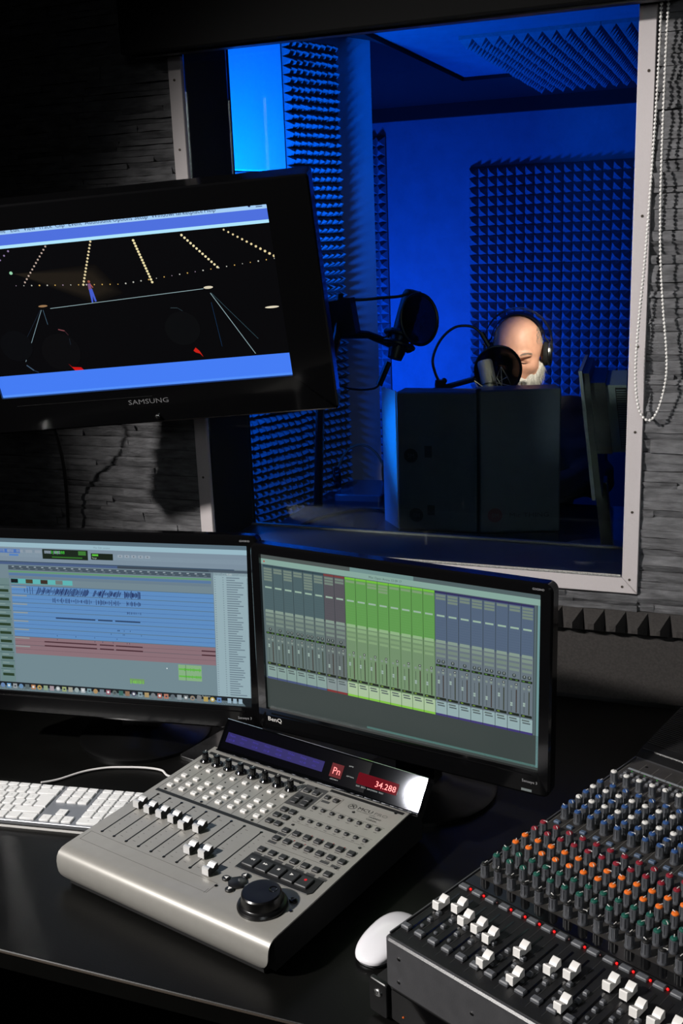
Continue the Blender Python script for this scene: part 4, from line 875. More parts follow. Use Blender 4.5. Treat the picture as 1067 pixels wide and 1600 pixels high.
for a in range(0, 360, 45): kb_.box((0.0049*math.cos(R_(a)), 0.0049*math.sin(R_(a)), 0.0105), (0.0009, 0.0009, 0.012), 0)
kme = kb_.mesh('knob', m_knob, 40)
cme = {}
for c in caps:
    q = MB(); q.lathe([(0.0045, 0.0172), (0.0043, 0.0188), (0.0034, 0.0196), (0.001, 0.0198)], 14, 0); q.box((0, 0.0026, 0.0192), (0.0008, 0.0052, 0.0016), 1); cme[c] = q.mesh('knob_cap', [m_cap[c], m_cap['white'] if c != 'white' else m_cap['black']], 40)
for y, c in krows:
    for i in range(16):
        k_ = link('knob', kme, mx, mtop(6.3+cw*i, y) @ RZ(R_(random.choice((0, 0, 0, -20, 25, 60, -70, -130))))); link('knob_cap', cme[c], k_)
bl = MB().prism(rrect(-.0042, -.0030, .0042, .0030, .0008, 2), 0.001, 0.004, ch=0.0008).mesh('button', mat('blue_grey_button', (74, 90, 112), 0.5), 40)
lab = MB().box((0, 0, 0.0012), (0.0190, 0.0042, 0.0006)).mesh('label_plate', mat('label_grey', (132, 136, 140), 0.6))
gled = MB().ball((0, 0, 0.0014), 0.0013, 8, 6).mesh('signal_led', m_green); tick = MB()
for i in range(16):
    x = cw*i
    link('button', bl, mx, mtop(x+5.2, 297)); link('label_plate', lab, mx, mtop(x+11, 485)); link('signal_led', gled, mx, mtop(x+10.5, 479))
    for dx, y in ((7.2, 458), (6.8, 468.5), (16.8, 470)): link('button', sml, mx, mtop(x+dx, y))
    link('button', rnd, mx, mtop(x+8, 417))
    for y in (150, 173, 193, 213, 234, 254, 285, 322, 339, 356, 374, 392, 419, 450): tick.box((x/1000+0.0148, y/1000, 0.0011), (0.004, 0.0012, 0.0004))
    tick.box((x/1000-0.0038, 0.326, 0.0011), (0.0004, 0.37, 0.0004))
part('printed_marks', tick, mat('mixer_print', (112, 110, 106), 0.6), mx, Mm, smooth=0)['kind'] = 'stuff'
for x in (20, 120, 220, 320): link('screw', scr, mx, mtop(x, 504, 0.001)); 
sc2 = MB().lathe([(0.0021, 0), (0.0021, 0.0008), (0.0010, 0.0014)], 12).mesh('screw', m_silver)
for x, z in ((0.013, 0.043), (0.012, 0.012), (0.118, 0.030), (0.27, 0.043), (0.27, 0.012)): link('screw', sc2, mx, T3((x, -0.0286, z)) @ RX(math.pi/2))
# raised pod at the back with a ribbed top
pd = MB(); ys = [(0.524, 0.0), (0.539, 0.008), (0.66, 0.030), (0.66, -0.05), (0.60, -0.05)]
pd.prism([(y, z) for y, z in ys], -0.0095, XE, 0, Matrix(((0, 0, 1, 0), (1, 0, 0, 0), (0, 1, 0, 0), (0, 0, 0, 1))))
part('rear_pod', pd, m_black, mx, Mm)
ed = MB(); ed.tube([(-0.006, 0.5392, 0.0084), (XE, 0.5392, 0.0084)], 0.0008, 6); part('pod_edge', ed, m_silver, mx, Mm)
rbm = MB().box((0, 0, 0), (XE+0.006, 0.0018, 0.0014)).mesh('rib', m_black)
for k in range(24): t = k/23; link('rib', rbm, mx, Mm @ TR(XE/2-0.005, 0.556+0.10*t, 0.0112+0.0182*t))

# ------------------------------------------------------------------ booth: table, person, microphones
TZ = 0.05                                   # booth table top
tbl = thing('booth_table', 'dark glossy table in the blue booth behind the window', 'table', (-0.5, 2.75, -0.75))
part('table_top', MB().prism(rrect(-0.825, -0.56, 0.85, 0.52, 0.006), 0.775, 0.80, ch=0.002), mat('table_gloss', (22, 23, 26), 0.25, coat=0.4), tbl)
for x in (-0.78, 0.8):
    for y in (-0.5, 0.46): part('leg', MB().box((x, y, 0.3875), (0.05, 0.05, 0.775)), m_matte, tbl)

def surfnet(f, org, h):
    s = f < 0; nx, ny, nz = f.shape
    cnt = np.zeros((nx-1, ny-1, nz-1), np.int8)
    for a in (0, 1):
        for b in (0, 1):
            for c in (0, 1): cnt += s[a:nx-1+a, b:ny-1+b, c:nz-1+c]
    act = (cnt > 0) & (cnt < 8); idx = np.argwhere(act); vid = np.full(act.shape, -1, np.int64); vid[act] = np.arange(len(idx))
    acc = np.zeros((len(idx), 3)); n = np.zeros(len(idx)); I, J, K = idx.T
    cs = [(a, b, c) for a in (0, 1) for b in (0, 1) for c in (0, 1)]
    for p in cs:
        for q in cs:
            if sum(abs(x-y) for x, y in zip(p, q)) == 1 and p < q:
                fa = f[I+p[0], J+p[1], K+p[2]]; fb = f[I+q[0], J+q[1], K+q[2]]; m = (fa < 0) != (fb < 0)
                t = np.where(m, fa/np.where(m, fa-fb, 1), 0)
                for ax in range(3): acc[:, ax] += np.where(m, p[ax]+(q[ax]-p[ax])*t, 0)
                n += m
    V = (idx+acc/n[:, None])*h+np.array(org); F = []
    for ax in range(3):
        o = [slice(1, -1)]*3; o[ax] = slice(0, -1); o2 = list(o); o2[ax] = slice(1, None)
        a, b = s[tuple(o)], s[tuple(o2)]; e = np.argwhere(a != b)
        if not len(e): continue
        u, v = [(1, 2), (2, 0), (0, 1)][ax]
        e2 = e.copy()
        for k in range(3):
            if k != ax: e2[:, k] += 1
        def cell(du, dv_):
            c = e2.copy(); c[:, u] -= du; c[:, v] -= dv_; return vid[c[:, 0], c[:, 1], c[:, 2]]
        q = np.stack([cell(1, 1), cell(0, 1), cell(0, 0), cell(1, 0)], 1)
        flip = ~a[tuple(e.T)]; q[flip] = q[flip][:, ::-1]; F.append(q)
    return V, np.concatenate(F)
class Field:
    def __init__(s, lo, hi, h):
        s.lo, s.h = np.array(lo, float), h; n = np.ceil((np.array(hi)-s.lo)/h).astype(int)+1
        s.f = np.full(n, 0.08, np.float32); s.n = n
    def sub(s, lo, hi):
        a = np.clip(np.floor((np.array(lo)-s.lo)/s.h).astype(int), 0, s.n); b = np.clip(np.ceil((np.array(hi)-s.lo)/s.h).astype(int)+1, 0, s.n)
        sl = tuple(slice(x, y) for x, y in zip(a, b))
        g = [(s.lo[k]+np.arange(a[k], b[k])*s.h).astype(np.float32) for k in range(3)]
        return sl, np.meshgrid(*g, indexing='ij')
    def mix(s, sl, d, k, op):
        f = s.f[sl]
        if op == 'u': hh = np.clip(0.5+0.5*(f-d)/k, 0, 1); s.f[sl] = f*(1-hh)+d*hh-k*hh*(1-hh)
        else: hh = np.clip(0.5-0.5*(f+d)/k, 0, 1); s.f[sl] = f*(1-hh)-d*hh+k*hh*(1-hh)
    def cap(s, a, b, ra, rb, k=0.012, op='u'):
        a, b = np.array(a, float), np.array(b, float); m = max(ra, rb)+0.05
        sl, (X, Y, Z) = s.sub(np.minimum(a, b)-m, np.maximum(a, b)+m)
        ba = b-a; L = max(1e-9, ba@ba); t = np.clip(((X-a[0])*ba[0]+(Y-a[1])*ba[1]+(Z-a[2])*ba[2])/L, 0, 1)
        d = np.sqrt((X-a[0]-ba[0]*t)**2+(Y-a[1]-ba[1]*t)**2+(Z-a[2]-ba[2]*t)**2)-(ra+(rb-ra)*t); s.mix(sl, d, k, op)
    def ell(s, c, r, k=0.012, op='u', Rm=None):
        c, r = np.array(c, float), np.array(r, float); m = max(r)+0.05
        sl, (X, Y, Z) = s.sub(c-m, c+m); P = [X-c[0], Y-c[1], Z-c[2]]
        if Rm is not None: P = [Rm[0][i]*P[0]+Rm[1][i]*P[1]+Rm[2][i]*P[2] for i in range(3)]
        q = np.sqrt((P[0]/r[0])**2+(P[1]/r[1])**2+(P[2]/r[2])**2); q2 = np.sqrt((P[0]/r[0]**2)**2+(P[1]/r[1]**2)**2+(P[2]/r[2]**2)**2)
        s.mix(sl, q*(q-1)/np.maximum(q2, 1e-6), k, op)
    def mesh(s, name, mats, keep=None):
        V, F = surfnet(s.f, s.lo, s.h)
        me = bpy.data.meshes.new(name); me.from_pydata(V.tolist(), [], F.tolist())
        for m in (mats if isinstance(mats, list) else [mats]): me.materials.append(m)
        me.polygons.foreach_set('use_smooth', [True]*len(F)); me.update(); return me
PO = Vector((-0.707, 3.505, -0.75))
HC = Vector((0.0, 0.055, 1.256))                                  # head centre in the body frame
HM = T3(HC) @ RZ(R_(15)) @ RX(R_(-13))                 # head turned and bowed
HR = [[HM[i][j] for j in range(3)] for i in range(3)]
def hp(x, y, z): return tuple(HM @ Vector((x, y, z)))
S = Field((-0.36, -0.22, 0.40), (0.36, 0.52, 1.40), 0.0046)
E_ = lambda c, r, k=0.012, op='u': S.ell(hp(*c), r, k, op, HR)
K_ = lambda a, b, ra, rb, k=0.01, op='u': S.cap(hp(*a), hp(*b), ra, rb, k, op)
E_((0, -0.014, 0.036), (.0765, .097, .084)); E_((0, 0.022, 0.0), (.071, .070, .075), 0.02); E_((0, 0.030, -0.048), (.058, .058, .066), 0.02)
for sx in (-1, 1):
    E_((sx*0.040, 0.058, -0.026), (.024, .024, .022), 0.02); E_((sx*0.052, 0.01, -0.06), (.018, .045, .03), 0.02)
    E_((sx*0.034, 0.099, -0.001), (.021, .021, .0145), 0.012, 's'); E_((sx*0.033, 0.0700, -0.002), (.0165, .0152, .0125), 0.003); K_((sx*0.020, 0.0825, 0.0065), (sx*0.047, 0.0720, 0.0055), .0030, .0030, 0.004); K_((sx*0.018, 0.081, -0.0145), (sx*0.044, 0.074, -0.0165), .0040, .0036, 0.006)
    K_((sx*0.012, 0.0945, 0.019), (sx*0.046, 0.081, 0.0185), .0095, .0065, 0.010); E_((sx*0.011, 0.104, -0.040), (.0095, .011, .008), 0.006)
    E_((sx*0.079, -0.012, -0.010), (.007, .019, .031), 0.006); E_((sx*0.082, -0.004, -0.008), (.004, .009, .017), 0.004, 's')
K_((0, 0.088, 0.012), (0, 0.120, -0.032), .0090, .0120, 0.009); E_((0, 0.117, -0.036), (.0125, .011, .010), 0.006)
E_((0, 0.088, -0.070), (.024, .012, .007), 0.006); E_((0, 0.086, -0.081), (.021, .012, .007), 0.006); K_((-0.022, 0.099, -0.0755), (0.022, 0.099, -0.0755), .0022, .0022, 0.003, 's')
E_((0, 0.073, -0.106), (.026, .022, .018), 0.016)
S.cap(hp(0, -0.02, -0.06), (0, -0.005, 1.02), .056, .062, 0.025)
S.cap((-.10, -.01, 1.02), (.10, -.01, 1.02), .055, .055, 0.03); S.ell((0, -.01, .86), (.15, .10, .22), 0.04); S.ell((0, 0, .60), (.15, .11, .14), 0.05)
JT = {-1: [(-.175, -.01, 1.035), (-.275, .10, .865), (-.115, .345, .838)], 1: [(.175, -.01, 1.035), (.275, .10, .865), (.10, .36, .838)]}
for sx in (-1, 1):
    a, b, c = JT[sx]; S.cap(a, b, .05, .040, 0.03); S.cap(b, c, .040, .027, 0.02)
    d = Vector((-sx*0.35, 0.93, -0.06)).normalized(); cr = Vector((d.y, -d.x, 0)).normalized(); c = Vector(c)
    S.cap(c, c+d*0.05, .027, .022, 0.015)
    for k in range(-1, 2): S.cap(c+d*0.03+cr*(0.018*k), c+d*0.085+cr*(0.022*k), .0135, .0115, 0.012)
    for k, L in zip((-1.5, -0.5, 0.5, 1.5), ((.062, .072, .068, .05) if sx < 0 else (.05, .068, .072, .062))):
        p0 = c+d*0.088+cr*(0.0165*k); p1 = p0+d*L*0.5+cr*(0.002*k)+Vector((0, 0, 0.003)); p2 = p1+d*L*0.5+Vector((0, 0, -0.012))
        S.cap(p0, p1, .0092, .0084, 0.004); S.cap(p1, p2, .0084, .0070, 0.004)
    q0 = c+d*0.03-cr*(sx*0.026); q1 = q0+d*0.035-cr*(sx*0.022); q2 = q1+d*0.03-cr*(sx*0.004)
    S.cap(q0, q1, .0115, .0095, 0.008); S.cap(q1, q2, .0095, .0078, 0.005)
person = bpy.data.objects.new('person', S.mesh('person', m_skin)); COL.objects.link(person); person.location = PO; person.rotation_euler = (0, 0, R_(172))
tag(person, 'bearded man in a charcoal sweater and headphones, reading with bowed head in the booth', 'person')
# clothing
W_ = Field((-0.42, -0.26, 0.40), (0.42, 0.50, 1.16), 0.0075)
W_.cap((-.125, -.02, 1.015), (.125, -.02, 1.015), .070, .070, 0.05); W_.ell((0, -.015, .88), (.195, .135, .24), 0.05); W_.ell((0, .005, .62), (.185, .150, .19), 0.06)
W_.cap((0, -.01, 1.02), (0, 0.0, 1.085), .072, .068, 0.03)
for sx in (-1, 1):
    a, b, c = [Vector(p) for p in JT[sx]]; W_.cap(a, b, .073, .056, 0.05); W_.cap(b, b.lerp(c, .93), .056, .040, 0.03); W_.cap(b.lerp(c, .86), b.lerp(c, .93), .043, .042, 0.006)
sl, (X, Y, Z) = W_.sub(W_.lo, W_.lo+W_.n*W_.h)
W_.f[sl] += (0.0035*np.sin(Z*95+X*30+2.2*np.sin(X*22))*np.clip(np.abs(X)*7-0.6, 0, 1)).astype(np.float32)      # soft folds on the sleeves
link('sweater', W_.mesh('sweater', m_sweater), person)
Lg = Field((-0.26, -0.2, 0.02), (0.26, 0.62, 0.72), 0.010)
for sx in (-1, 1):
    Lg.cap((sx*.09, 0, .535), (sx*.13, .42, .53), .085, .062, 0.03); Lg.cap((sx*.13, .42, .53), (sx*.13, .40, .09), .062, .045, 0.02)
Lg.ell((0, -.01, .56), (.17, .12, .10), 0.03)
link('trousers', Lg.mesh('trousers', m_trouser), person)
for sx in (-1, 1): part('shoe', MB().ball((sx*.13, .44, .045), (.045, .13, .045), 14, 8), m_gloss, person)
# hair, brows, lashes and beard
def strands(n, gen, name, m, parent):
    mb = MB()
    for _ in range(n):
        r = gen()
        if r is None: continue
        p, d, L, wd = r; s1 = d.orthogonal().normalized()*wd; s2 = d.cross(s1).normalized()*wd; dn = Vector((0, 0, -1))
        m1 = p+d*L*0.5; m2 = p+d*L+dn*L*0.25
        mb.add([p+s1, p-s1*0.5+s2, p-s1*0.5-s2, m1+s1*.8, m1-s1*.4+s2*.8, m1-s1*.4-s2*.8, m2], [(0, 1, 4, 3), (1, 2, 5, 4), (2, 0, 3, 5), (3, 4, 6), (4, 5, 6), (5, 3, 6)])
    o = part(name, mb, m, parent, None, smooth=60); return o
B_ = Field(tuple(HC+Vector((-.12, -.05, -.24))), tuple(HC+Vector((.12, .20, 0.04))), 0.004)
bE = lambda c, r, k=0.015, op='u': B_.ell(hp(*c), r, k, op, HR)
bE((0, 0.066, -0.112), (.046, .038, .046)); bE((0, 0.062, -0.150), (.030, .027, .034), 0.02)
for sx in (-1, 1):
    for t in range(5):
        a = t/4; bE((sx*(.070-.032*a), 0.006+0.058*a, -0.048-0.055*a), (.013+.008*a, .020, .024), 0.012)
    for t in range(4):
        a = t/3; bE((sx*(.0675-.026*a), 0.022+0.044*a, -0.058-0.016*a), (.011+.004*a, .020, .022), 0.012)
    bE((sx*.017, 0.097, -0.0625), (.017, .009, .0065), 0.006); bE((sx*.031, 0.085, -0.078), (.010, .011, .017), 0.008)
bE((0, 0.112, -0.0765), (.017, .018, .0055), 0.005, 's')
sl, (X, Y, Z) = B_.sub(B_.lo, B_.lo+B_.n*B_.h)
B_.f[sl] += (0.0022*np.sin(X*310+Z*40)+0.0018*np.sin(Y*280+Z*60)).astype(np.float32)
beard = link('beard', B_.mesh('beard', m_beard), person)
bv = [v.co.copy() for v in beard.data.vertices]; bn = [v.normal.copy() for v in beard.data.vertices]
def gb():
    k = random.randrange(len(bv)); d = (bn[k]*0.5+Vector((random.uniform(-.3, .3), random.uniform(-.1, .4), -0.9))).normalized(); return bv[k]-bn[k]*0.002, d, random.uniform(.012, .026), 0.0006
strands(1500, gb, 'beard_strands', m_beard, beard)['kind'] = 'stuff'
def gh():
    a = random.uniform(-math.pi, math.pi); e = random.uniform(-0.55, 1.1)
    x, y, z = math.cos(e)*math.cos(a), math.cos(e)*math.sin(a), math.sin(e)
    if (abs(x) < 0.80 and y > 0.12 - 0.4*max(0, z)) or y > 0.62 or (z > 0.60 and y > -0.3) or z > 0.8: return None
    p = HM @ Vector((x*.0765, -0.014+y*.097, 0.036+z*.084)); n = (HM.to_3x3() @ Vector((x/.0765, y/.097, z/.084))).normalized()
    return p-n*0.001, (n+Vector((random.uniform(-.5, .5), random.uniform(-.5, .5), -0.3))).normalized(), random.uniform(.004, .008), 0.0007
strands(4200, gh, 'hair', m_hair, person)['kind'] = 'stuff'
for sx in (-1, 1):
    mb = MB(); mb.tube([hp(sx*(.018+.030*t), 0.0868-0.013*t*t, -0.0065-0.0035*math.sin(t*3.14)+0.001*t) for t in [k/6 for k in range(7)]], 0.0012, 5); part('eyelashes', mb, m_lash, person)
    def gbr(): t = random.random(); return Vector(hp(sx*(.012+.036*t), 0.1005-0.017*t+random.uniform(-.002, .001), 0.021+0.004*math.sin(t*3)+random.uniform(-.003, .003))), (HM.to_3x3() @ Vector((sx*0.9, 0.25, 0.25+random.uniform(-.3, .3)))).normalized(), random.uniform(.006, .010), 0.0005
    strands(150, gbr, 'eyebrow', m_brow, person)['kind'] = 'stuff'

HW = person.matrix_basis.copy(); HW = T3(PO) @ RZ(R_(172)) @ HM
hd = thing('headphones', 'black headphones with wire hoops worn by the bearded man', 'headphones', HW @ Vector((0, 0, 0.125)))
hd.matrix_world = HW; hd.location = HW.translation
def arc(r, y, z0, n=24, a0=-0.1, w_=1.0): return [(r*w_*math.cos(t), y, z0+r*math.sin(t)) for t in [a0+(math.pi-2*a0)*k/n for k in range(n+1)]]
mb = MB()
for dy in (-0.004, 0.006): mb.tube(arc(.118, -0.012+dy*1.6, 0.026, w_=0.93), 0.0017, 6)
part('wire_hoop', mb, m_silver, hd)['kind'] = 'stuff'
bp_ = arc(.0885, -0.012, 0.036, 28, 0.12, 0.96); mb = MB(); n = len(bp_); vs = []
for x, y, z in bp_:
    nv = Vector((x, 0, z-0.036)).normalized()
    for dy, dr in ((-.013, 0), (.013, 0), (.013, .0026), (-.013, .0026)): vs.append((x+nv.x*dr, y+dy, z+nv.z*dr))
mb.add(vs, [(4*i+k, 4*i+(k+1) % 4, 4*i+4+(k+1) % 4, 4*i+4+k) for i in range(n-1) for k in range(4)] + [(3, 2, 1, 0), tuple(4*(n-1)+k for k in range(4))]); part('headband', mb, m_black, hd, smooth=60)
for sx in (-1, 1):
    T = T3((sx*0.080, -0.010, -0.010)) @ RY(sx*math.pi/2)
    e_ = part('ear_cushion', MB().lathe([(0.030, 0), (0.0385, 0.003), (0.040, 0.009), (0.0375, 0.0155), (0.033, 0.0165)], 28), m_matte, hd, T)
    c_ = part('ear_cup', MB().lathe([(0.0365, 0.0155), (0.0375, 0.018), (0.0355, 0.027), (0.030, 0.0295), (0.012, 0.0305), (0.010, 0.0295)], 28), m_black, hd, T)
    part('cup_ring', MB().lathe([(0.0375, 0.018), (0.0392, 0.0195), (0.0385, 0.0225), (0.0368, 0.0235)], 28), m_silver, hd, T)
    part('hinge', MB().box((sx*0.106, -0.010, 0.012), (0.012, 0.022, 0.03)), m_matte, hd)
    part('band_end', MB().tube([(sx*0.0845, -0.012, 0.047), (sx*0.098, -0.012, 0.030), (sx*0.104, -0.012, 0.012)], 0.003, 6), m_black, hd)
stl = thing('stool', 'black stool under the seated man in the booth', 'stool', (PO.x, PO.y, -0.75))
part('seat', MB().lathe([(0.17, 0.385), (0.18, 0.395), (0.18, 0.420), (0.17, 0.430)], 28), m_matte, stl)
for k in range(4):
    a = math.pi/4+k*math.pi/2; part('leg', MB().tube([(0.12*math.cos(a), 0.12*math.sin(a), 0.387), (0.19*math.cos(a), 0.19*math.sin(a), 0.0)], 0.012, 8), m_silver, stl)

# folding acoustic screen standing on the booth table: two panels and a side wing
Af, Bf, Cf = atz(623, 826, TZ), atz(747, 833, TZ), atz(874, 830, TZ)
sh = thing('acoustic_screen', 'dark grey folding acoustic screen standing on the booth table before the man', 'screen', Bf)
def leaf(p, q, hgt, th, m, nm='leaf', flip=1):
    p, q = Vector(p)-Bf, Vector(q)-Bf; d = (q-p); L = d.length
    Tm = T3(p) @ RZ(math.atan2(d.y, d.x)); mb = MB(); mb.prism(rrect(0, 0.0, L, hgt, 0.006, 4), -th, 0, ch=0.004); o = part(nm, mb, m, sh, Tm @ RX(math.pi/2) @ T3((0, 0, 0)), smooth=40); return o, Tm, L
m_leaf = mat('leaf_grey', (60, 66, 72), 0.45, noise=0.08, nscale=30)
HH = 0.412
l1, T1, L1 = leaf(Af, Bf+(Af-Bf).normalized()*0.004, HH-0.006, 0.085, m_leaf); l2, T2, L2 = leaf(Bf+(Cf-Bf).normalized()*0.004, Cf, HH, 0.085, m_leaf)
dW = Vector((-0.42, 0.91, 0))
part('hinge_post', MB().lathe([(0.0085, 0), (0.0085, HH+0.002), (0.006, HH+0.005)], 10), m_black, sh, TR(0, 0.012, 0))
A0 = Af-Bf; wd_ = Vector((-0.64, 0.77, 0)); wn_ = Vector((0.77, 0.64, 0))
wing = MB(); w0, w1 = A0+wd_*0.004, A0+wd_*0.112
wing.add([tuple(p+wn_*k*0.004+Vector((0, 0, z))) for z in (0.0, HH-0.004) for k in (0, 1) for p in (w0, w1)], [(0, 2, 3, 1), (4, 5, 7, 6), (0, 1, 5, 4), (2, 6, 7, 3), (0, 4, 6, 2), (1, 3, 7, 5)])
part('side_wing', wing, mat('wing_gloss', (190, 196, 204), 0.3, coat=0.5), sh)
def emblem(Tl, x, z, word, mats, s=1.0):
    R0 = Tl @ T3((x, -0.0006, z)) @ RX(math.pi/2)
    e_ = part('emblem', MB().lathe([(0.021*s, 0), (0.021*s, 0.0006)], 28), mats[0], sh, R0)
    q = MB(); add_text(q, 'SM', 0, -0.006*s, 0.017*s, 0, T3((0, 0, 0.0008)), 'c'); part('emblem_print', q, m_leaf, e_, smooth=0)
    if word: q = MB(); add_text(q, word, 0.040*s, -0.007*s, 0.019*s, 0, T3((0, 0, 0.0004)), sx=1.25); part('printed_name', q, mats[1], sh, R0, smooth=0)['kind'] = 'stuff'
m_em = mat('emblem_red', (70, 22, 26), 0.5)
emblem(T2, 0.044, 0.052, 'Mic THING', (m_em, m_black)); emblem(T1, 0.055, 0.045, None, (m_black, m_black)); part('emblem', MB().box((0.10, -0.0006, 0.062), (0.022, 0.0012, 0.03)), m_black, sh, T1)
emblem(T1, 0.042, 0.222, None, (m_black, m_black)); part('emblem', MB().box((0.094, -0.0006, 0.235), (0.022, 0.0012, 0.034)), m_black, sh, T1)

def P_(x, y, d): return atd(x, y, d)
def gpath(pts, d): return smooth_path([P_(x, y, d if len(p) == 0 else p[0]) for x, y, *p in pts], 6)
# --- silver microphone and its spider mount, pop filter, boom
DM1 = 3.12
mic = thing('microphone', 'silver large-diaphragm microphone in a wire shock mount in front of the man', 'microphone', P_(770, 628, DM1), 0, 'booth microphones')
o0 = mic.location.copy(); ax = (P_(757, 565, DM1)-P_(770, 628, DM1)); Lm = ax.length; axn = ax.normalized()
Tx = axn.to_track_quat('Z', 'Y').to_matrix().to_4x4() 
part('grille', MB().lathe([(0.0225, Lm*0.48), (0.0225, Lm*0.98), (0.0185, Lm*1.03), (0.012, Lm*1.04)], 24), mat('mesh_silver', (150, 146, 132), 0.5, metal=0.6, noise=0.2, nscale=500, bump=0.6, bscale=900), mic, Tx)
part('body', MB().lathe([(0.0185, -0.02), (0.0205, 0.0), (0.0215, Lm*0.48)], 24), m_steel, mic, Tx)
bnd = MB()
for k in range(5): bnd.tube([(0.0232*math.cos(t), 0.0232*math.sin(t), 0.006+0.011*k+0.006*math.sin(t*1+k*1.9)) for t in [2*math.pi*i/16 for i in range(16)]], 0.0011, 5, closed=True)
part('elastic_bands', bnd, m_black, mic, Tx)['kind'] = 'stuff'
sp = MB()
for pl_ in (((782.6, 573), (792.5, 589), (799, 603), (775.4, 598), (792.5, 589)), ((770, 581.7), (775.4, 598), (782, 614.5), (784, 600), (782.6, 573), (776, 590)), ((799, 603), (786, 606), (776, 590)), ((741, 595), (754.4, 604.7), (759, 616)), ((741, 595), (746, 606))):
    sp.tube([P_(x, y, DM1-0.03)-o0 for x, y in pl_], 0.0016, 6)
part('spider_mount', sp, m_steel, mic)
pf = thing('pop_filter', 'black round pop filter on a gooseneck before the man\'s face', 'pop filter', P_(778, 578, 3.2), 0, 'booth pop filters')
o1 = pf.location.copy(); RF = 36.5/FPX*3.2
Tf = RZ(R_(14)) @ RX(math.pi/2+R_(6))
part('ring', MB().tube([(RF*0.97*math.cos(t), RF*1.02*math.sin(t), 0) for t in [2*math.pi*i/40 for i in range(40)]], 0.0042, 8, closed=True), m_black, pf, Tf)
def mesh_mat():
    m = bpy.data.materials.new('filter_mesh'); m.use_nodes = True; nt = m.node_tree; b = nt.nodes['Principled BSDF']; b.inputs['Base Color'].default_value = (0.004, 0.004, 0.004, 1); b.inputs['Roughness'].default_value = 0.9; b.inputs['Specular IOR Level'].default_value = 0.1
    o = nt.nodes['Material Output']; t = nt.nodes.new('ShaderNodeBsdfTransparent'); mx_ = nt.nodes.new('ShaderNodeMixShader'); mx_.inputs[0].default_value = 0.87
    nt.links.new(t.outputs[0], mx_.inputs[1]); nt.links.new(b.outputs[0], mx_.inputs[2]); nt.links.new(mx_.outputs[0], o.inputs[0]); return m
m_mesh = mesh_mat()
part('filter_cloth', MB().lathe([(RF*0.97, -0.0006), (RF*0.97, 0.0006)], 36), m_mesh, pf, Tf)
part('neck_clamp', MB().tube([P_(752, 520, 3.2)-o1, P_(764, 541, 3.2)-o1], 0.008, 8), m_black, pf)
part('gooseneck', MB().tube([p-o1 for p in gpath([(763, 540), (752, 522), (741, 512), (728, 509), (712, 511), (697, 521), (684, 538), (676, 562), (680, 583), (688, 600)], 3.2)], 0.0042, 8), m_black, pf)
part('boom_clamp', MB().lathe([(0.016, -0.014), (0.018, 0), (0.016, 0.014)], 10).ball((0.012, 0, 0.012), 0.009, 8, 6), m_black, pf, T3(P_(688, 601, 3.2)-o1))
sb = thing('microphone_stand', 'black boom arm reaching to the silver microphone above the acoustic screen', 'stand', P_(640, 660, 3.25), 0, 'booth microphone stands'); o2 = sb.location.copy()
part('boom', MB().tube([P_(655, 617, 3.28)-o2, P_(692, 606, 3.22)-o2, P_(742, 592, 3.14)-o2], 0.0085, 10), m_black, sb)
part('boom', MB().tube([P_(742, 592, 3.14)-o2, P_(757, 612, 3.13)-o2, P_(768, 634, 3.12)-o2], 0.005, 8), m_black, sb)
px_ = P_(650, 618, 3.28); part('pole', MB().tube([px_-o2, Vector((px_.x, px_.y, TZ+0.01))-o2], 0.0085, 10), m_black, sb); part('base', MB().lathe([(0.085, 0), (0.085, 0.008), (0.02, 0.016)], 24), m_black, sb, T3(Vector((px_.x, px_.y, TZ))-o2))
# --- dark microphone at left with pop filter and stand
D2 = 3.0
mc2 = thing('microphone', 'dark microphone hanging tilted in a black shock mount at left in the booth', 'microphone', P_(621, 545, D2), 0, 'booth microphones'); o3 = mc2.location.copy()
ax = P_(641, 462, D2)-P_(616, 552, D2); T2x = ax.normalized().to_track_quat('Z', 'Y').to_matrix().to_4x4(); L2x = ax.length
part('body', MB().lathe([(0.020, -0.03), (0.024, -0.01), (0.0275, 0.03), (0.0285, L2x*0.5), (0.0285, L2x*0.93), (0.024, L2x*0.99), (0.012, L2x*1.01)], 24), mat('mic_dark', (40, 34, 32), 0.45, metal=0.4), mc2, T2x)
sm_ = MB()
for zz_, rr in ((0.012, 0.042), (0.040, 0.045)): sm_.tube([(rr*math.cos(t), rr*math.sin(t), zz_) for t in [2*math.pi*i/24 for i in range(24)]], 0.007, 8, closed=True)
for k in range(6): sm_.tube([(0.030*math.cos(k*1.047), 0.030*math.sin(k*1.047), -0.002), (0.045*math.cos(k*1.047+.5), 0.045*math.sin(k*1.047+.5), 0.026), (0.030*math.cos(k*1.047), 0.030*math.sin(k*1.047), 0.052)], 0.0035, 6)
part('shock_mount', sm_, m_black, mc2, T2x)
part('mount_knob', MB().ball((0, 0, 0), (0.014, 0.012, 0.012), 10, 8), m_black, mc2, T3(P_(638, 545, D2)-o3))
part('plug', MB().tube([P_(607, 566, D2)-o3, P_(592, 602, D2)-o3], 0.0095, 10), m_gloss, mc2)
part('cable', MB().tube([p-o3 for p in gpath([(592, 602), (584, 607), (565, 609), (545, 607), (532, 603), (520, 610)], D2)], 0.0032, 6), m_black, mc2)
pf2 = thing('pop_filter', 'black round pop filter hanging beside the dark microphone at left in the booth', 'pop filter', P_(655, 499, 2.92), 0, 'booth pop filters'); o4 = pf2.location.copy()
Tg = RZ(R_(40)) @ RX(math.pi/2-R_(8)); R2 = 39.5/FPX*2.92
part('ring', MB().tube([(R2*0.78*math.cos(t), R2*math.sin(t), 0) for t in [2*math.pi*i/40 for i in range(40)]], 0.0045, 8, closed=True), m_black, pf2, Tg)
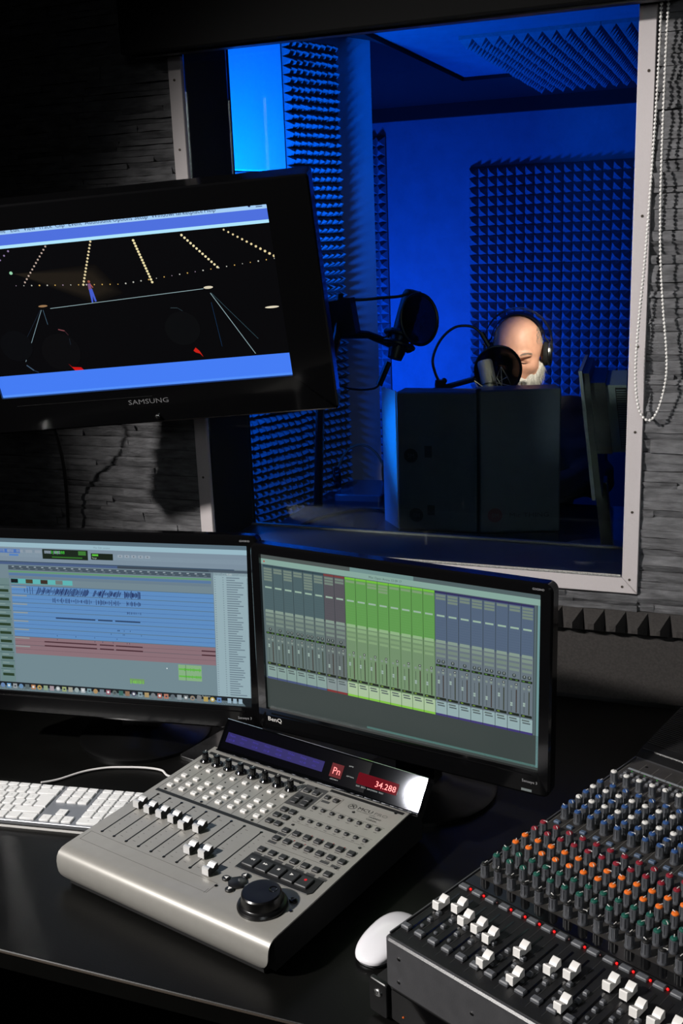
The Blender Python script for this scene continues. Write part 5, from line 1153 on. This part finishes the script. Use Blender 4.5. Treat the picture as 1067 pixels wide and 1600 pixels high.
part('filter_cloth', MB().lathe([(R2, -0.0006), (R2, 0.0006)], 36, 0, Matrix.Diagonal((0.78, 1, 1, 1))), m_mesh, pf2, Tg)
part('gooseneck', MB().tube([p-o4 for p in gpath([(664, 463), (652, 458), (642, 457), (624, 463), (600, 465), (570, 468), (545, 468), (531, 466)], 2.95)], 0.0042, 8), m_black, pf2)
part('neck_clamp', MB().box((0, 0, 0), (0.03, 0.02, 0.016)), m_black, pf2, T3(P_(648, 459, 2.94)-o4) @ RY(0.2))
st2 = thing('microphone_stand', 'black upright microphone stand carrying the dark microphone at left in the booth', 'stand', Vector((*P_(528, 520, 2.95).xy, TZ)), 0, 'booth microphone stands'); o5 = st2.location.copy()
part('pole', MB().tube([P_(531, 460, 2.95)-o5, P_(528, 520, 2.95)-o5, P_(500, 640, 2.9)-o5, P_(497, 790, 2.78)-o5], [0.010, 0.012, 0.012, 0.012], 10), m_black, st2)
part('boom', MB().tube([P_(531, 523, 2.96)-o5, P_(552, 522, 2.97)-o5, P_(575, 523, 2.98)-o5, P_(600, 533, 3.0)-o5, P_(615, 540, 3.0)-o5], [0.012, 0.013, 0.011, 0.012, 0.010], 10), m_black, st2)
part('boom_clamp', MB().box((0, 0, 0), (0.07, 0.04, 0.10)), m_black, st2, T3(P_(537, 496, 2.95)-o5) @ RY(-0.15))
bz = P_(497, 790, 2.78); part('base', MB().lathe([(0.09, 0), (0.09, 0.01), (0.02, 0.03)], 24), m_black, st2, T3(Vector((bz.x, bz.y, TZ))-o5))

# --- headphones lying on a tablet, cable on the table
tp = thing('tablet_case', 'shiny dark tablet case lying on the booth table at left', 'case', atz(567, 772, TZ), 0.12)
part('shell', MB().prism(rrect(-0.075, -0.10, 0.085, 0.12, 0.012), 0, 0.022, ch=0.004), mat('case_gloss', (66, 70, 80), 0.18, coat=0.5), tp)
hz = atz(567, 772, TZ)+Vector((-0.01, 0.02, 0.022)); h2 = thing('headphones', 'spare headphones with a thin arched band lying on the tablet case', 'headphones', hz, 0.5)
part('headband', MB().tube([(0.085*math.cos(t), 0.03*math.sin(t), 0.012+0.125*math.sin(t)) for t in [math.pi*k/20 for k in range(21)]], 0.004, 6), mat('band_leather', (92, 70, 52), 0.5), h2)
for sx in (-1, 1): part('ear_cup', MB().lathe([(0.034, 0), (0.037, 0.008), (0.034, 0.018), (0.02, 0.022)], 24), m_gloss, h2, T3((sx*0.085-sx*0.011, 0, 0.036)) @ RY(sx*math.pi/2))
tag(part('table_cable', MB().tube(smooth_path([(-1.02, 3.0, TZ+.004), (-1.06, 3.05, TZ+.004), (-1.12, 3.05, TZ+.004), (-1.19, 2.98, TZ+.004), (-1.235, 2.87, TZ+.004), (-1.24, 2.75, TZ+.004), (-1.22, 2.6, TZ+.004)], 8), 0.005, 6), m_black), 'black cable curling across the blue-lit left end of the booth table', 'cable')

# --- television seen from behind at right, and a device with knobs in front of it
Tq = P_(905, 580, 2.6); Tb = P_(926, 782, 2.6)
bk = thing('booth_display', 'dark flat display seen from behind at the right edge of the window', 'display', Vector((-0.22, 2.62, TZ)))
o6 = bk.location.copy(); dirp = Vector((-0.10, 0.995, 0)).normalized(); up_ = (Tq-Tb)
def disp_pt(s_, t_, dep): return Tb + up_*t_ + dirp*s_ + Vector((0.995, 0.10, 0))*dep - o6
def slab(name, s0, s1, t0, t1, d0, d1, m, r=0.0):
    vs = [disp_pt(s_, t_, d_) for d_ in (d0, d1) for t_ in (t0, t1) for s_ in (s0, s1)]
    return part(name, MB().add(vs, [(0, 1, 3, 2), (4, 6, 7, 5), (0, 4, 5, 1), (2, 3, 7, 6), (0, 2, 6, 4), (1, 5, 7, 3)]), m, bk)
slab('front_frame', 0, 0.36, 0, 1, -0.002, 0.006, mat('frame_edge', (120, 122, 124), 0.3)); slab('back_shell', 0.006, 0.354, 0.02, 0.98, 0.006, 0.022, m_black)
slab('rear_box', 0.02, 0.33, 0.35, 0.90, 0.022, 0.058, m_black); slab('rear_cover', 0.028, 0.32, 0.36, 0.88, 0.058, 0.108, m_grey)
slab('louvre_recess', 0.026, 0.03, 0.385, 0.86, 0.080, 0.106, m_black)
for k in range(26): slab('louvre', 0.022, 0.0275, 0.39+0.0179*k, 0.399+0.0179*k, 0.082, 0.105, m_grey)
slab('stand_neck', 0.14, 0.22, -0.55, 0.04, 0.0, 0.03, m_black)
part('stand_base', MB().lathe([(0.11, 0), (0.11, 0.01), (0.03, 0.02)], 28), m_black, bk, T3((disp_pt(0.18, 0, 0.015).x, disp_pt(0.18, 0, 0.015).y, 0)))
dvc = thing('headphone_amplifier', 'black amplifier box with small knobs on the booth table below the display', 'amplifier', Vector((-0.36, 2.50, TZ)), 0.0)
part('case', MB().prism(rrect(-0.10, -0.06, 0.125, 0.06, 0.004), 0.004, 0.075, ch=0.002), m_black, dvc); part('front_panel', MB().prism(rrect(-0.095, 0.01, 0.12, 0.07, 0.002), 0, 0.002), m_gloss, dvc, T3((0, -0.06, 0)) @ RX(math.pi/2))
for x in (-0.05, 0.0, 0.045, 0.09): part('rotary_knob', MB().lathe([(0.010, 0), (0.009, 0.014), (0.007, 0.016)], 16), m_gloss, dvc, T3((x, -0.062, 0.045)) @ RX(math.pi/2))
for x in (-0.09, 0.11):
    for y in (-0.04, 0.04): part('foot', MB().lathe([(0.008, 0), (0.008, 0.0045)], 8), m_black, dvc, TR(x, y, 0))

# ------------------------------------------------------------------ lift everything from desk-top zero to the floor
for o in list(COL.objects):
    if o.parent is None and o.type not in {'CAMERA', 'LIGHT'}: o.location.z += ZO
